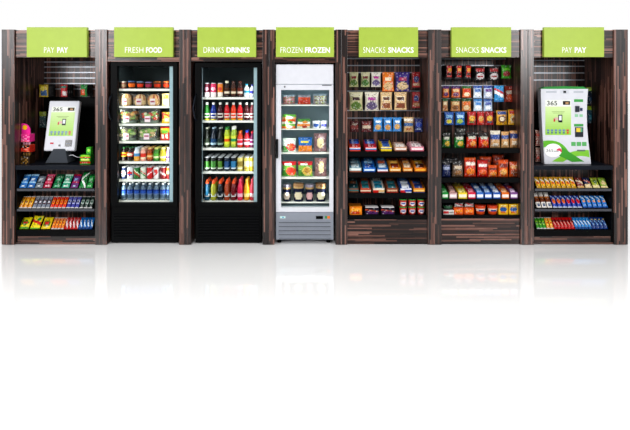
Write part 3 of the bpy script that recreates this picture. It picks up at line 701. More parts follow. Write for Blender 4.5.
# ------------------------------------------------------------------ coolers
def cooler(name, label, x0, x1, top, gx0, gx1, gt, gb, kind, shelves, cx):
    r = empty(name, ((X(x0) + X(x1)) / 2, .03, 0)); tag(r, label, 'refrigerator')
    ox = r.location.x
    def S(mb): mb.v = [(x - ox, y_ - .03, z) for x, y_, z in mb.v]; return mb
    white = kind == 'freezer'
    fm = WHITE if white else BLACK; lm = LINERF if white else LINER
    a, b = X(x0, .03), X(x1, .03); y0, y1 = .09, .62
    base = Z(gb, .03)
    # case: sides, top, back as one hollow shell
    m = MB(); t = .025
    m.box(a, a + t, y0, y1, .03, Z(top, .03)); m.box(b - t, b, y0, y1, .03, Z(top, .03)); m.box(a + t, b - t, y1 - t, y1, .03, Z(top, .03)); m.box(a + t, b - t, y0, y1 - t, Z(top, .03) - .03, Z(top, .03))
    m.box(a + t, b - t, y0, y1 - t, .03, base - .012)
    S(m).build('case', fm, r)
    m = MB(); e = .002
    m.box(a + t, a + t + .006, y0, y1 - t, base - .011, Z(top, .03) - .031); m.box(b - t - .006, b - t, y0, y1 - t, base - .011, Z(top, .03) - .031)
    m.box(a + t + .006, b - t - .006, y1 - t - .008, y1 - t - .001, base - .011, Z(top, .03) - .031); m.box(a + t + .006, b - t - .006, y0, y1 - t - .008, base - .0115, base - .006)
    m.box(a + t + .006, b - t - .006, y0, y1 - t - .008, Z(top, .03) - .036, Z(top, .03) - .031)
    S(m).build('liner', lm, r)
    # door
    dt, db = (Z(84.6, .03) if white else Z(top, .03) - .002), (Z(212, .03) if white else base - .035)
    g0, g1, h0, h1 = X(gx0, .03), X(gx1, .03), Z(gb, .03), Z(gt, .03)
    m = MB()
    m.prism([(a, db), (b, db), (b, dt), (a, dt)], .03, .031)  # replaced below by four bars
    m = MB()
    m.box(a, g0, .03, .085, db, dt, None, .004); m.box(g1, b, .03, .085, db, dt, None, .004)
    m.box(g0 - .004, g1 + .004, .03, .085, h1, dt, None, .004); m.box(g0 - .004, g1 + .004, .03, .085, db, h0, None, .004)
    dr = S(m).build('door', fm, r)
    m = MB(); m.box(g0 - .002, g1 + .002, .042, .046, h0 - .002, h1 + .002); S(m).build('glass_pane', GLASS, dr)
    # grille below the door
    if white:
        m = MB(); m.box(a, b, .03, .089, .045, db - .003, None, .003); gr = S(m).build('lower_panel', GREYM, r)
        for k in range(5):
            zz = Z(222 + k * 4.05, .03); m = MB(); m.box(a + .03, b - .03, .026, .0305, zz - .008, zz); S(m).build('grille_slot', GREYD, gr)
            m = MB(); m.box(a + .03, b - .03, .018, .03, zz, zz + .007); S(m).build('grille_slat', GREYM, gr)
        m = MB(); m.box(X(316, .03), X(323, .03), .027, .031, Z(219, .03), Z(216, .03)); dsp = S(m).build('display', BLACK, gr)
        m = MB(); m.box(X(325, .03), X(327, .03), .026, .031, Z(218.5, .03), Z(216, .03), lin('2f8a4a')); S(m).build('switch', PLAST, gr)
        m = MB(); m.box(X(327.3, .03), X(330, .03), .026, .031, Z(218.5, .03), Z(216, .03), lin('e0701c')); S(m).build('switch', PLAST, gr)
        m = MB(); m.box(X(280, .03), X(285.5, .03), .028, .031, Z(218.3, .03), Z(216.2, .03), lin('bfe0dc')); m.box(X(282, .03), X(284, .03), .0275, .031, Z(217.8, .03), Z(216.7, .03), lin('4a9ac0')); S(m).build('badge', PLAST, gr)
        m = MB(); m.box(a, b, .033, .1, Z(84.3, .03), Z(64.3, .03), None, .006); S(m).build('header_box', WHITE, r)
        m = MB(); m.box(X(276.2, .03), X(278.2, .03), .0, .03, Z(158, .03), Z(139, .03), None, .004); S(m).build('handle', BLACK, dr)
        m = MB(); m.lathe([(.008, 0), (.008, .006)], 12); m.v = [(x + X(284.7, .03), .03 - z, y_ + Z(86.8, .03)) for x, y_, z in m.v]; S(m).build('lock', GREYD, dr)
        m = MB(); m.box(X(322, .03), X(331.5, .03), .027, .0305, Z(85.7, .03), Z(84.9, .03)); S(m).build('hinge', GREYD, dr)
        for fx in (a + .03, b - .05):
            for fy in (.1, .56):
                m = MB(); m.lathe([(.02, 0), (.02, .02), (.012, .031)], 12, cx=fx, cy=fy); S(m).build('foot', BLACK, r)
    else:
        m = MB(); m.box(a, b, .05, .089, .012, db - .004, None, .003); gr = S(m).build('lower_panel', BLACK, r)
        nn = 9
        for k in range(nn):
            zz = .06 + k * .028; m = MB(); m.prismx([(.05, zz), (.038, zz + .004), (.038, zz + .012), (.05, zz + .018)], a + .03, b - .03); S(m).build('grille_slat', GRILLE, gr)
        for fx in (a + .04, b - .04):
            for fy in (.1, .56):
                m = MB(); m.lathe([(.02, 0), (.02, .02), (.012, .031)], 12, cx=fx, cy=fy); S(m).build('foot', BLACK, r)
        # long bowed handle on the left edge of the door
        hx = a + .012
        m = MB(); m.tube([(hx + .004, .032, Z(121, 0)), (hx - .008, .005, Z(118, 0)), (hx - .022, -.012, Z(108, 0)), (hx - .008, .005, Z(97, 0)), (hx + .004, .032, Z(94, 0))], .008, 8); S(m).build('handle', NAVY, dr)
        m = MB(); m.box(X(gx0 - .3, .09), X(gx0 + 1.5, .09), .088, .098, base, Z(top + 5, .09)); S(m).build('lit_strip', LEDW if name == 'food_cooler' else LINERF, r)
        m = MB(); m.box(X(gx1 - 3.2, .09), X(gx1 + .3, .09), .088, .098, base, Z(top + 5, .09)); S(m).build('lit_strip', LITWALL, r)  # lit inner door frame, its brightness added as glow; no lamp here
    # shelves
    for py in shelves:
        z = Z(py, .10); m = MB()
        sx0, sx1 = a + t + .02 - (0 if not white else .008), b - t - .034 + (0 if not white else .022)
        m.box(sx0, sx1, .10, .106, z - .022 if not white else z - .012, z)
        m.box(sx0, sx1, .1061, .56, z - .010, z - .003)
        for ex in (sx0, sx1 - .006): m.box(ex, ex + .006, .1061, .57, z - .02, z)
        S(m).build('shelf', SHELFW, r)
    return r
F2 = cooler('food_cooler', 'black glass-door cooler of sandwiches, salads and soda under FRESH FOOD', 110.5, 177.5, 61.5, 117.3, 172.8, 66, 203, 'cooler', (88.8, 106, 123.7, 141.2, 161.5, 179.5, 200.5), c2x)
F3 = cooler('drinks_cooler', 'black glass-door cooler of bottles and cans under DRINKS DRINKS', 195, 261.5, 62.5, 201, 257, 67.5, 203, 'cooler', (97.2, 120.5, 148, 171.5, 201), c3x)
F4 = cooler('upright_freezer', 'white glass-door upright freezer under FROZEN FROZEN', 275.8, 333.5, 64, 281, 329.3, 90, 207.5, 'freezer', (104.7, 128.7, 152.8, 177.8, 202), c4x)

# ------------------------------------------------------------------ goods inside the coolers
def shelf_goods(phrase, spy, sy, y, items, group, deep=0, dy=.072):
    """items: (px0, px1, py_top, py_bot, desc, cat, maker(w, h))"""
    z = Z(spy, sy) + .0006; n = len(items)
    for i, it in enumerate(items):
        a, b, t, bt, desc, cat, mk = it[:7]
        w = (b - a) / 100 * sc(y) * .95; h = (bt - t) / 100 * sc(y)
        o = mk(w, h); o.location = (X((a + b) / 2, y), y, z)
        tag(o, f'{desc}, {ordinal(i, n)}, {phrase}', cat, group)
        for k in range(deep):
            c = copy_tree(o); c.location.y = y + dy * (k + 1)
            short = 'hindmost in file' if k == deep - 1 else ('second in file', 'third in file')[k]
            tag(c, f'{cat} {short} behind {ordinal(i, n)} {cat}, {phrase}', cat, group + ', rows behind' if group else None)

def bowl(top, c2, seed):
    return lambda w, h: make_cup('food_bowl', w, h, pat('5a3a30', R_(0, .3, 1, .75, c2)), top, .72, True)
shelf_goods('top shelf, fresh food cooler', 88.8, .10, .16, [
 (119.5, 127.3, 80.5, 88, 'clear-lidded grey snack bowl', 'snack bowl', bowl('8a8680', '6a5a4a', 1)), (128, 135.8, 80, 88, 'orange snack bowl with blue lid', 'snack bowl', bowl('4a6a9a', 'e0742a', 2)),
 (136.5, 144, 80.5, 88, 'red snack bowl with pale blue lid', 'snack bowl', bowl('7a92b0', 'd84a2a', 3)), (144.7, 152.3, 81, 88, 'purple and pink snack bowl', 'snack bowl', bowl('8a7aa8', 'a83a5a', 4)),
 (153.5, 161.5, 80.5, 88, 'brown-orange fruit bowl', 'snack bowl', bowl('b0642a', 'c0401c', 5)), (162.5, 170, 80.5, 88, 'red-orange fruit bowl', 'snack bowl', bowl('c86a2a', 'd0421c', 6))], 'snack bowls in the fresh food cooler')
shelf_goods('second shelf, fresh food cooler', 106, .10, .18, [
 (120.5, 132.3, 93, 105, 'round tan bread roll', 'sandwich', lambda w, h: make_sandwich('sandwich', w, h, .1, 'd08a4c', 'ecc890', seed=3)),
 (134, 147, 93.5, 105, 'filled sandwich roll with pink label', 'sandwich', lambda w, h: make_sandwich('sandwich', w, h, .1, 'c07a48', 'f0d0a0', 'f0d6dc', 4)),
 (147.5, 160.8, 93.5, 105, 'wide filled roll with white label', 'sandwich', lambda w, h: make_sandwich('sandwich', w, h, .1, 'c86a38', 'f0c488', 'f4e0e4', 5)),
 (163.3, 170.5, 93, 105, 'cream-wrapped sandwich pack', 'sandwich', lambda w, h: make_carton('sandwich_pack', w, h, .1, pat('e6cf98', R_(.1, .1, .7, .5, 'f4f0e0'), R_(.3, .6, .9, .9, 'c88a3a'))))], 'sandwiches in the fresh food cooler')
GREENS = ['8fb24a', 'a8c860', '6f9a3c', 'c8dc90', 'e8f0c8']
salad = lambda cols, seed: (lambda w, h: make_clear_box('salad_box', w, h, .15, cols, seed=seed))
fruitbag = lambda p: (lambda w, h: bag_mesh(w, h, .05, p).build('snack_bag', FILM))
shelf_goods('third shelf, fresh food cooler', 123.7, .10, .20, [
 (119.5, 138.5, 109, 123, 'clear salad box with orange and bread', 'salad box', salad(['f4b868', 'f0cc90', 'fce0b0', '9fc05a', 'f89848'], 11)),
 (140, 159.5, 109, 123, 'clear salad box with red tomato and greens', 'salad box', salad(GREENS + ['d8301c', 'e84a24', 'e8dcc0'], 12)),
 (161.5, 170.5, 112, 123, 'yellow and red snack bag', 'snack bag', fruitbag(pat('f2d43a', R_(.0, .35, .35, .8, 'e04a2a'), R_(.4, .1, .9, .45, 'f6f0d0'), Xd(.7, .85, .3, 'd8301c'))))], 'salad boxes in the fresh food cooler')
shelf_goods('fourth shelf, fresh food cooler', 141.2, .10, .20, [
 (119.5, 138, 126.5, 140.5, 'clear green salad box with pale label', 'salad box', salad(GREENS + ['b09a7a'], 13)),
 (139, 158.5, 126.5, 140.5, 'clear salad box with brown meat and greens', 'salad box', salad(GREENS[:3] + ['d8b078', 'f0d8a8', 'b07a4a'], 14)),
 (160, 170.5, 127, 140.5, 'red, yellow and green snack bag', 'snack bag', fruitbag(pat('d8281c', R_(0, .55, 1, .9, 'f0d83a'), R_(.2, .5, .8, .75, '7ab83a'), R_(.2, .1, .45, .42, 'f4efe0'), R_(.55, .1, .8, .42, 'f0e8d8'))))], 'salad boxes in the fresh food cooler')
bt = lambda nm, kind, body, label, cap: (lambda w, h: make_bottle(nm, kind, w, h, body, label, cap))
cn = lambda p: (lambda w, h: make_can('drink_can', w, h, p))
xs = [123.9, 130.4, 136.9, 143.4, 149.9, 156.4, 162.9, 168.9]
wd = lambda i: (xs[i] - 3.05, xs[i] + 3.05) if i < 7 else (xs[i] - 2.8, xs[i] + 2.8)
row = [('dark cola bottle with yellow label', 'soda', '2a140c', pat('e8c83a', Dk(.5, .5, .2, .3, 'a83a1c')), '2a7a3a'), ('dark cola bottle with red label', 'soda', '24100c', pat('d8402a', Dk(.5, .5, .2, .3, 'f0e0c0')), '2a7a4a'),
 ('white bottle with orange label', 'tea', pat('dfe8ee', R_(0, .0, 1, .2, 'e0a83a')), pat('e8b04a', R_(0, .5, 1, 1, '5a9ac8')), 'c8d4dc'), ('pink-red and cream bottle', 'tea', 'e8b0a0', pat('d8483c', R_(0, 0, 1, .4, 'f0dcc0')), 'e0c8b0'),
 ('orange-brown tea bottle', 'tea', '9a4a1c', pat('c86a24', R_(0, .3, 1, .6, 'e8c890')), 'd8b070'), ('green tea bottle', 'tea', '4a8a3a', pat('6ab04a', R_(0, .2, 1, .5, 'e8f0c0')), 'c8c878'),
 ('yellow-green lemonade bottle', 'tea', 'c8b83a', pat('d8c84a', R_(0, .2, 1, .5, 'f4f0d0')), 'd8d090'), ('lilac and white bottle', 'tea', 'b090b8', pat('d8c0dc', R_(0, .2, 1, .5, '7a5a9a')), 'd8c8d0')]
shelf_goods('fifth shelf, fresh food cooler', 161.5, .10, .15, [wd(i) + (147.3, 160.8, r[0], 'bottle', bt('drink_bottle', *r[1:])) for i, r in enumerate(row)], 'bottles in the fresh food cooler', 2, .075)
def canp(b, *p): return pat(b, *p)
row = [('navy cola can with red and white disc', canp('12305e', Dk(.5, .5, .17, .22, 'f0f0f2'), R_(.38, .5, .62, .68, 'd02030'), R_(.38, .34, .62, .44, '2a58a8'))), ('white cola can with red and blue disc', canp('dcdfe4', Dk(.5, .5, .17, .2, 'd02030'), R_(.36, .34, .64, .46, '2a58a8'))),
 ('green soda can with red stripe', canp('1e7a34', Xd(.4, .56, 1.2, 'd8382c'), Xd(.6, .7, 1.2, 'e8f0d8'))), ('white soda can with green and red print', canp('d8e0d0', Xd(.38, .52, 1.2, '3a8a3a'), Xd(.58, .68, 1.2, 'd8483c'))),
 ('bright red cola can', canp('c8141c', Xd(.42, .56, -1, 'f6e0e0'))), ('white can with red stripe', canp('e4e2e2', Xd(.36, .5, -1.4, 'c8202a'), R_(.4, .55, .6, .8, 'd83a3a'))),
 ('dark red soda can', canp('8a1424', Xd(.42, .6, .9, 'e8d8d8'))), ('orange and dark red can', canp('d8762a', R_(0, 0, 1, .4, '8a1c24'), Dk(.5, .6, .16, .18, 'f4d8a0')))]
shelf_goods('sixth shelf, fresh food cooler', 179.5, .10, .15, [wd(i) + (167, 178.9, r[0], 'drink can', cn(r[1])) for i, r in enumerate(row)], 'cans in the fresh food cooler', 2, .078)
wb = lambda w, h: make_bottle('water_bottle', 'water', w, h, pat('5f7488', R_(0, 0, 1, .14, '8a9aa4'), R_(0, .62, 1, .7, 'a8b8c4')), pat('1c3f8e', R_(0, .0, 1, .2, '7a96c0'), R_(.35, .35, .65, .7, '3a68b8')), 'e8eef2')
shelf_goods('bottom shelf, fresh food cooler', 200.5, .10, .15, [wd(i) + (183.5, 200, 'blue-labelled water bottle', 'water bottle', wb) for i in range(8)], 'water bottles in the fresh food cooler', 2, .075)

xs = [207, 213.6, 220.3, 226.9, 233.5, 240.1, 246.7, 252.2]
can2 = lambda top, bot, *p: canp(top, R_(0, 0, 1, .38, bot), *p)
row = [('maroon and white tall can', 82.5, cn(can2('6a2034', 'e8dcdc', Dk(.5, .6, .14, .12, 'c89aa8')))), ('pink and white tall can', 82.5, cn(can2('d83a6a', 'f2e6ea', Dk(.5, .6, .14, .12, 'f6c0d0')))), ('orange and white tall can', 82.5, cn(can2('e8902a', 'f4ece0', Dk(.5, .6, .14, .12, 'd84a3a')))),
 ('dark coffee bottle with cream cap', 80.5, bt('drink_bottle', 'tea', '3a1c10', pat('5a3a28', R_(0, .2, 1, .5, 'e8dcc8')), 'f0ead0')), ('brown coffee bottle', 80.7, bt('drink_bottle', 'tea', '4a2214', pat('6a4028', R_(0, .2, 1, .5, 'e0d0b8')), '5a3020')), ('reddish coffee bottle', 80.7, bt('drink_bottle', 'tea', '4a1c14', pat('7a3a2c', R_(0, .2, 1, .5, 'e8d8c8')), '6a3424')),
 ('white yoghurt bottle with teal top', 83.5, bt('drink_bottle', 'juice', 'e8ecf0', pat('cfe4f0', R_(0, .5, 1, 1, '3a9ab8')), '4aa8c0')), ('white and purple-blue yoghurt bottle', 84, bt('drink_bottle', 'juice', 'dcdcec', pat('5a5ab0', R_(0, 0, 1, .4, 'f0f0f4')), '4a4a98'))]
wd = lambda i: (xs[i] - 2.85, xs[i] + 2.85) if i < 7 else (xs[i] - 2.5, xs[i] + 2.5)
shelf_goods('top shelf, drinks cooler', 97.2, .10, .16, [wd(i) + (r[1], 96.6, r[0], 'drink can' if i < 3 else 'bottle', r[2]) for i, r in enumerate(row)], 'drinks in the drinks cooler')
jb = lambda top, bot, cap='e8e8e4': bt('juice_bottle', 'juice', pat(top, R_(0, 0, 1, .16, bot), R_(0, .6, 1, .8, top)), pat('ece8e2', R_(0, .6, 1, 1, top), R_(.35, .15, .65, .5, top)), cap)
row = [('green juice bottle with yellow base', jb('2f7a2c', 'd8c83a')), ('blue juice bottle with yellow base', jb('1c3a8a', 'd8c83a')), ('dark maroon juice bottle', jb('4a1424', '5a1a2c')), ('red juice bottle with yellow base', jb('c81c2c', 'e8c83a')),
 ('orange-red juice bottle with yellow base', jb('e04a1c', 'e8c02a')), ('crimson juice bottle with yellow base', jb('d8202c', 'e8b82a')), ('deep maroon juice bottle with wide white label', jb('5a1a20', '4a1418')), ('white and maroon juice bottle', jb('8a4a50', 'b08a88'))]
shelf_goods('second shelf, drinks cooler', 120.5, .10, .16, [wd(i) + (102.3, 119.9, r[0], 'juice bottle', r[1]) for i, r in enumerate(row)], 'juice bottles in the drinks cooler')
row = [('dark olive glass bottle', 127.5, bt('drink_bottle', 'glass', '23281c', pat('3a4436', R_(0, 0, 1, .4, 'b0b8a8')), 'b0b0a0')), ('dark blue glass bottle', 127.5, bt('drink_bottle', 'glass', '16283a', pat('24486a', R_(0, 0, 1, .4, 'a8c0cc')), '9ab0bc')), ('black-green glass bottle', 127.5, bt('drink_bottle', 'glass', '141c18', pat('2a3a30', R_(0, 0, 1, .4, '9ab0a4')), 'a0a8a0')),
 ('yellow-green bottle with green cap', 127, bt('drink_bottle', 'tea', 'b8c83a', pat('e0e04a', R_(0, .3, 1, .6, 'e06a2a')), '2f8a3a')), ('lime bottle with white cap', 126.5, bt('drink_bottle', 'tea', 'a8c04a', pat('d8dc5a', R_(0, .3, 1, .6, '3a9a6a')), 'eef0ea')),
 ('orange bottle with orange cap', 131, bt('juice_bottle', 'juice', 'd8502a', pat('e8c8d8', R_(0, .4, 1, .8, 'd8304a')), 'e87a1c')), ('red and white bottle with blue cap', 130.5, bt('juice_bottle', 'juice', 'b82438', pat('f0e4ea', R_(0, .5, 1, .9, 'c8203a')), '2a4ab8')), ('violet and red bottle', 131.5, bt('juice_bottle', 'juice', '7a2a5a', pat('e8d0dc', R_(0, .4, 1, .8, '8a2a6a')), 'c83040'))]
shelf_goods('third shelf, drinks cooler', 148, .10, .16, [wd(i) + (r[1], 147.4, r[0], 'bottle', r[2]) for i, r in enumerate(row)], 'bottles in the drinks cooler', 1, .08)
row = [('black and green energy can', canp('121a14', R_(.3, .3, .7, .75, '3f7a2a'), R_(0, .16, 1, .26, 'c8d4c0'))), ('dark green energy can', canp('16241a', R_(.3, .3, .7, .75, '4a8a3a'), R_(0, .16, 1, .26, 'c8d4c0'))), ('black and lime energy can', canp('10160f', R_(.35, .3, .65, .75, '5a8a2c'), R_(0, .16, 1, .26, 'c8d4c0'))),
 ('dark blue energy can', canp('14283c', R_(.3, .3, .7, .75, '2a5a8a'), R_(0, .16, 1, .26, 'd0dce4'))), ('blue and black energy can', canp('122234', R_(.3, .3, .7, .75, '3a86b0'), R_(0, .16, 1, .26, 'd0dce4'))), ('cream-yellow energy can', canp('d8cc80', R_(.3, .35, .7, .7, 'a08a3a'), R_(0, .14, 1, .26, 'f0ecd8'))), ('pale yellow energy can', canp('e0cf6a', R_(.3, .35, .7, .7, 'f2ecc8'), R_(0, .14, 1, .24, 'b89a3a'))), ('bright yellow energy can', canp('e8c83a', R_(.3, .35, .7, .7, 'f2e8a8')))]
shelf_goods('fourth shelf, drinks cooler', 171.5, .10, .15, [wd(i) + (157, 170.9, r[0], 'drink can', cn(r[1])) for i, r in enumerate(row)], 'cans in the drinks cooler', 3, .078)
sb = lambda c, cap, lab='d8dcdc': bt('sports_bottle', 'sport', c, pat(lab, R_(0, .55, 1, 1, c), R_(.4, .1, .6, .5, c)), cap)
row = [('teal-blue sports bottle with orange cap', sb('1f5f7a', 'e8601c')), ('yellow-green sports bottle with orange cap', sb('a8a83a', 'e8601c')), ('navy-black sports bottle with orange cap', sb('18222e', 'e05a1c')), ('amber-brown sports bottle with orange cap', sb('a84a1c', 'e8601c')), ('dark red sports bottle with orange cap', sb('7a1420', 'e05a1c')),
 ('pink bottle with pink cap', bt('drink_bottle', 'juice', 'd82a5a', pat('e8b8c8', R_(0, .5, 1, 1, 'd82a5a')), 'd8385f')), ('golden bottle with gold cap', bt('drink_bottle', 'juice', 'd89a1c', pat('f0d890', R_(0, .5, 1, 1, 'e0a82a')), 'd8a42a')), ('coral-pink bottle', bt('drink_bottle', 'juice', 'd84a5a', pat('f0d0d4', R_(0, .5, 1, 1, 'd84a5a')), 'e0606a'))]
shelf_goods('bottom shelf, drinks cooler', 201, .10, .15, [wd(i) + (180 if i < 5 else 179.5, 200.4, r[0], 'bottle', r[1]) for i, r in enumerate(row)], 'sports drinks in the drinks cooler', 2, .078)

# freezer goods
fb = lambda p, d=.05: (lambda w, h: bag_mesh(w, h, d, p).build('frozen_bag', FILM))
shelf_goods('top shelf, freezer', 104.7, .10, .2, [
 (282, 296, 94.5, 104, 'clear bag of reddish frozen pieces', 'frozen food', fb(pat('a89a9c', Nz(1.2, .15, 'b0403a'), Nz(.7, .5, '3a7a4a'), R_(0, .8, 1, 1, '8f9ca4')))), (297.5, 311, 94.5, 104, 'bag of orange-red frozen food', 'frozen food', fb(pat('c83a24', Nz(1.3, .3, 'e8763a'), R_(0, .75, 1, 1, '9a9aa0')))),
 (312.5, 327.5, 93.5, 104, 'clear bag of mixed frozen vegetables', 'frozen food', fb(pat('b8bcb8', Nz(1.2, .3, '7a4a6a'), Nz(.8, .4, 'a8b04a'), R_(0, .8, 1, 1, '8f9ca4'))))], 'frozen bags in the freezer')
zz = Z(128.7, .10) + .0006
def fbox(px0, px1, k, n, cols, label):
    h = .0465; w = (px1 - px0) / 100 * sc(.18) * .95
    p = pat(cols[0], R_(.0, .55, 1, 1, cols[1]), Dk(.6, .4, .25, .3, cols[2]))
    o = make_carton('frozen_meal_box', w, h - .001, .13, p, top=cols[1]); o.location = (X((px0 + px1) / 2, .18) + (.004 * ((k * 7) % 3 - 1)), .185, zz + k * h); tag(o, label, 'frozen food', 'frozen meal boxes in the freezer')
fbox(282, 296, 0, 3, ('e07a3a', '7ab04a', 'f0ead8'), 'orange and green meal box, bottom of left stack in freezer')
fbox(282, 296, 1, 3, ('e8e4d0', 'd85a2c', '5a9a3a'), 'white and orange meal box, middle of left stack in freezer')
fbox(282, 296, 2, 3, ('d8a070', '6aa84a', 'f0f0e8'), 'tan and green meal box, top of left stack in freezer')
fbox(297.5, 310.5, 0, 2, ('d8d8c0', 'e8923a', 'b0402c'), 'cream and orange meal box, bottom of right stack in freezer')
fbox(297.5, 310.5, 1, 2, ('e8e8e0', '5a9a4a', 'e09a3a'), 'white and green meal box, top of right stack in freezer')
tub = lambda p, l: (lambda w, h: make_cup('ice_cream_tub', w, h, p, l, .88))
shelf_goods('second shelf, freezer', 128.7, .10, .17, [(312.3, 319.7, 120.5, 127.8, 'small white and blue tub', 'ice cream tub', tub(pat('e4e8f0', Dk(.5, .5, .17, .3, '4a6aa8')), 'f2f4f6')), (320.3, 327.7, 120.5, 127.8, 'small white and violet tub', 'ice cream tub', tub(pat('e4e4f0', Dk(.5, .5, .17, .3, '6a6ab8')), 'f2f4f6'))], 'small tubs in the freezer')
food = lambda top, mid, f1, f2, a='e8ece4': pat(a, R_(0, .72, 1, 1, top), R_(0, 0, .45, .45, mid), Dk(.64, .36, .36, .3, f1), Dk(.6, .4, .2, .16, f2), R_(.15, .78, .7, .9, 'f4f4ee'))
shelf_goods('third shelf, freezer', 152.8, .10, .19, [
 (282, 296.5, 138.5, 152, 'white and green frozen meal bag with red food', 'frozen food', fb(food('dfe8dc', '4a9a3a', 'd8402a', 'e8763a'))), (298, 312.5, 137.5, 152, 'blue frozen bag with orange food', 'frozen food', fb(pat('1c6ab0', R_(0, 0, 1, .42, 'e8922a'), Nz(1, .5, 'f0b84a'), R_(0, .45, 1, 1, '1f74ba'), R_(.2, .62, .75, .78, 'e8d84a')))), (313.3, 327.3, 133.5, 152, 'tall brown-pink frozen bag', 'frozen food', fb(pat('8a6a6c', Dk(.5, .5, .25, .32, 'c8b890'), R_(.3, .75, .7, .9, 'a8888a'))))], 'frozen bags in the freezer')
shelf_goods('fourth shelf, freezer', 177.8, .10, .19, [
 (281.5, 297, 162, 177, 'red-topped frozen bag of red vegetables', 'frozen food', fb(food('c8202a', '4a8a2c', 'e05a1c', 'd8301c', '7ab04a'))), (297.5, 313, 162, 177, 'red-topped frozen bag of yellow pasta', 'frozen food', fb(food('c8202a', '4a8a2c', 'e0c060', 'c89a4a', '8ab84a'))), (314, 327.3, 158.5, 177, 'tall brown frozen bag with tan oval', 'frozen food', fb(pat('8f6c6a', Dk(.55, .5, .22, .34, 'd0bc90'), R_(.3, .8, .7, .9, 'a8888a'))))], 'frozen bags in the freezer')
tubp = lambda c: pat('1c2240', Dk(.5, .42, .14, .26, c), R_(0, .88, 1, 1, 'b89a6a'))
shelf_goods('bottom shelf, freezer', 202, .10, .16, [(282.3, 291.5, 184.5, 201, 'navy ice cream tub with pale lid', 'ice cream tub', tub(tubp('d8c8b8'), '8f8a94')), (293, 304, 183.5, 201, 'large navy ice cream tub with tan lid', 'ice cream tub', tub(tubp('e0d4b8'), 'a07a50')), (305, 314, 184.5, 201, 'navy tub with white lid and pink emblem', 'ice cream tub', tub(tubp('d8b0b0'), '9a92a0')), (315.3, 326.5, 183.5, 201, 'large navy tub with brown-gold lid', 'ice cream tub', tub(tubp('e4dcc0'), '8f6a44'))], 'ice cream tubs in the freezer')

# ------------------------------------------------------------------ snack cabinets
def snack_shelves(root, sh, a, b, shelves, basepy):
    for t, bt in shelves:
        m = MB(); m.box(X(a), X(b), .02, .032, Z(bt, .02), Z(t, .02)); m.box(X(a), X(b), .0321, .41, Z(t, .02) - .022, Z(t, .02) - .002); sh(m).build('shelf', BLACK, root)
    m = MB(); m.box(X(a), X(b), .02, .045, .004, Z(basepy, .02)); sh(m).build('base_panel', WH, root)
snack_shelves(C5, s5, 347.5, 428, [(151.3, 156.5), (172.3, 177.5), (193, 198), (215.3, 219.5)], 219.6)
snack_shelves(C6, s6, 441.5, 520.5, [(148.5, 153), (178, 182.5), (199, 203), (215.3, 218.5)], 218.6)
for py in (58.5, 65.5, 72.5, 91, 110.5, 118): rail(C5, s5, 345.7, 419.7, py, .418)
for py in (59, 65.5, 85.5, 98.5, 112): rail(C6, s6, 434.4, 505.8, py, .418)

nut = lambda base, win, top, mark: pat(base, R_(0, .72, 1, 1, top), Dk(.5, .28, .42, .2, win), R_(.25, .55, .75, .72, mark), Nz(1.4, .75, win))
hang(C5, s5, 'top pegs, left snack cabinet', [
 (349, 358.5, 72, 87, 'olive and cream nut bag', nut('b8b88a', '5a7a2a', 'd0cfa8', '8a2030')), (360.5, 370, 72, 87, 'green and cream nut bag', nut('b0b48a', '4a7a2c', 'd4d2b0', '7a1a2a')), (371, 381, 72, 87, 'white and purple nut bag', nut('d8d4c8', '6a5a8a', 'e4e0d8', 'b83a9a')),
 (382, 394.2, 72, 91.5, 'tall orange chip bag', nut('e07a1c', 'd8b88a', 'e88a24', 'f4e4c8')), (394.8, 410, 72, 91.5, 'large purple chip bag', nut('3a2a78', 'd0b890', '44308a', 'b83a6a')), (412, 420.5, 72, 87.5, 'slim red packet with blue disc', pat('a82024', Dk(.5, .55, .36, .2, '2a3a7a'), R_(.1, .1, .9, .3, 'b89a7a')))],
 .22, .411, 'bags pegged in the left snack cabinet')
hang(C5, s5, 'second pegs, left snack cabinet', [
 (349, 363, 91.8, 111, 'wide cream and green bag', nut('c8c49a', '6a8a3a', 'd8d4b4', '4a2028')), (364.5, 379, 91.8, 111, 'wide cream and purple bag', nut('cfcabc', '6a5a80', 'dcd8c8', 'b0409a')), (380, 392.3, 92, 110, 'tan nut bag with brown square', pat('d8bc90', R_(.15, .5, .85, .78, 'e8d8b8'), R_(.2, .58, .8, .7, '6a3a20'), R_(.15, .12, .85, .38, '9a5a2c'))), (394, 407, 92, 110, 'tan nut bag with dark brown nuts', pat('dcbf92', R_(.15, .5, .85, .78, 'ecdcc0'), R_(.2, .58, .8, .7, '5a3020'), R_(.15, .12, .85, .4, '8a4a24'))),
 (412, 420.3, 92, 108, 'slim dark red packet with blue disc', pat('9a1c22', Dk(.5, .6, .36, .18, '33407a'), R_(.1, .12, .9, .34, 'a8805a')))], .22, .411, 'bags pegged in the left snack cabinet')
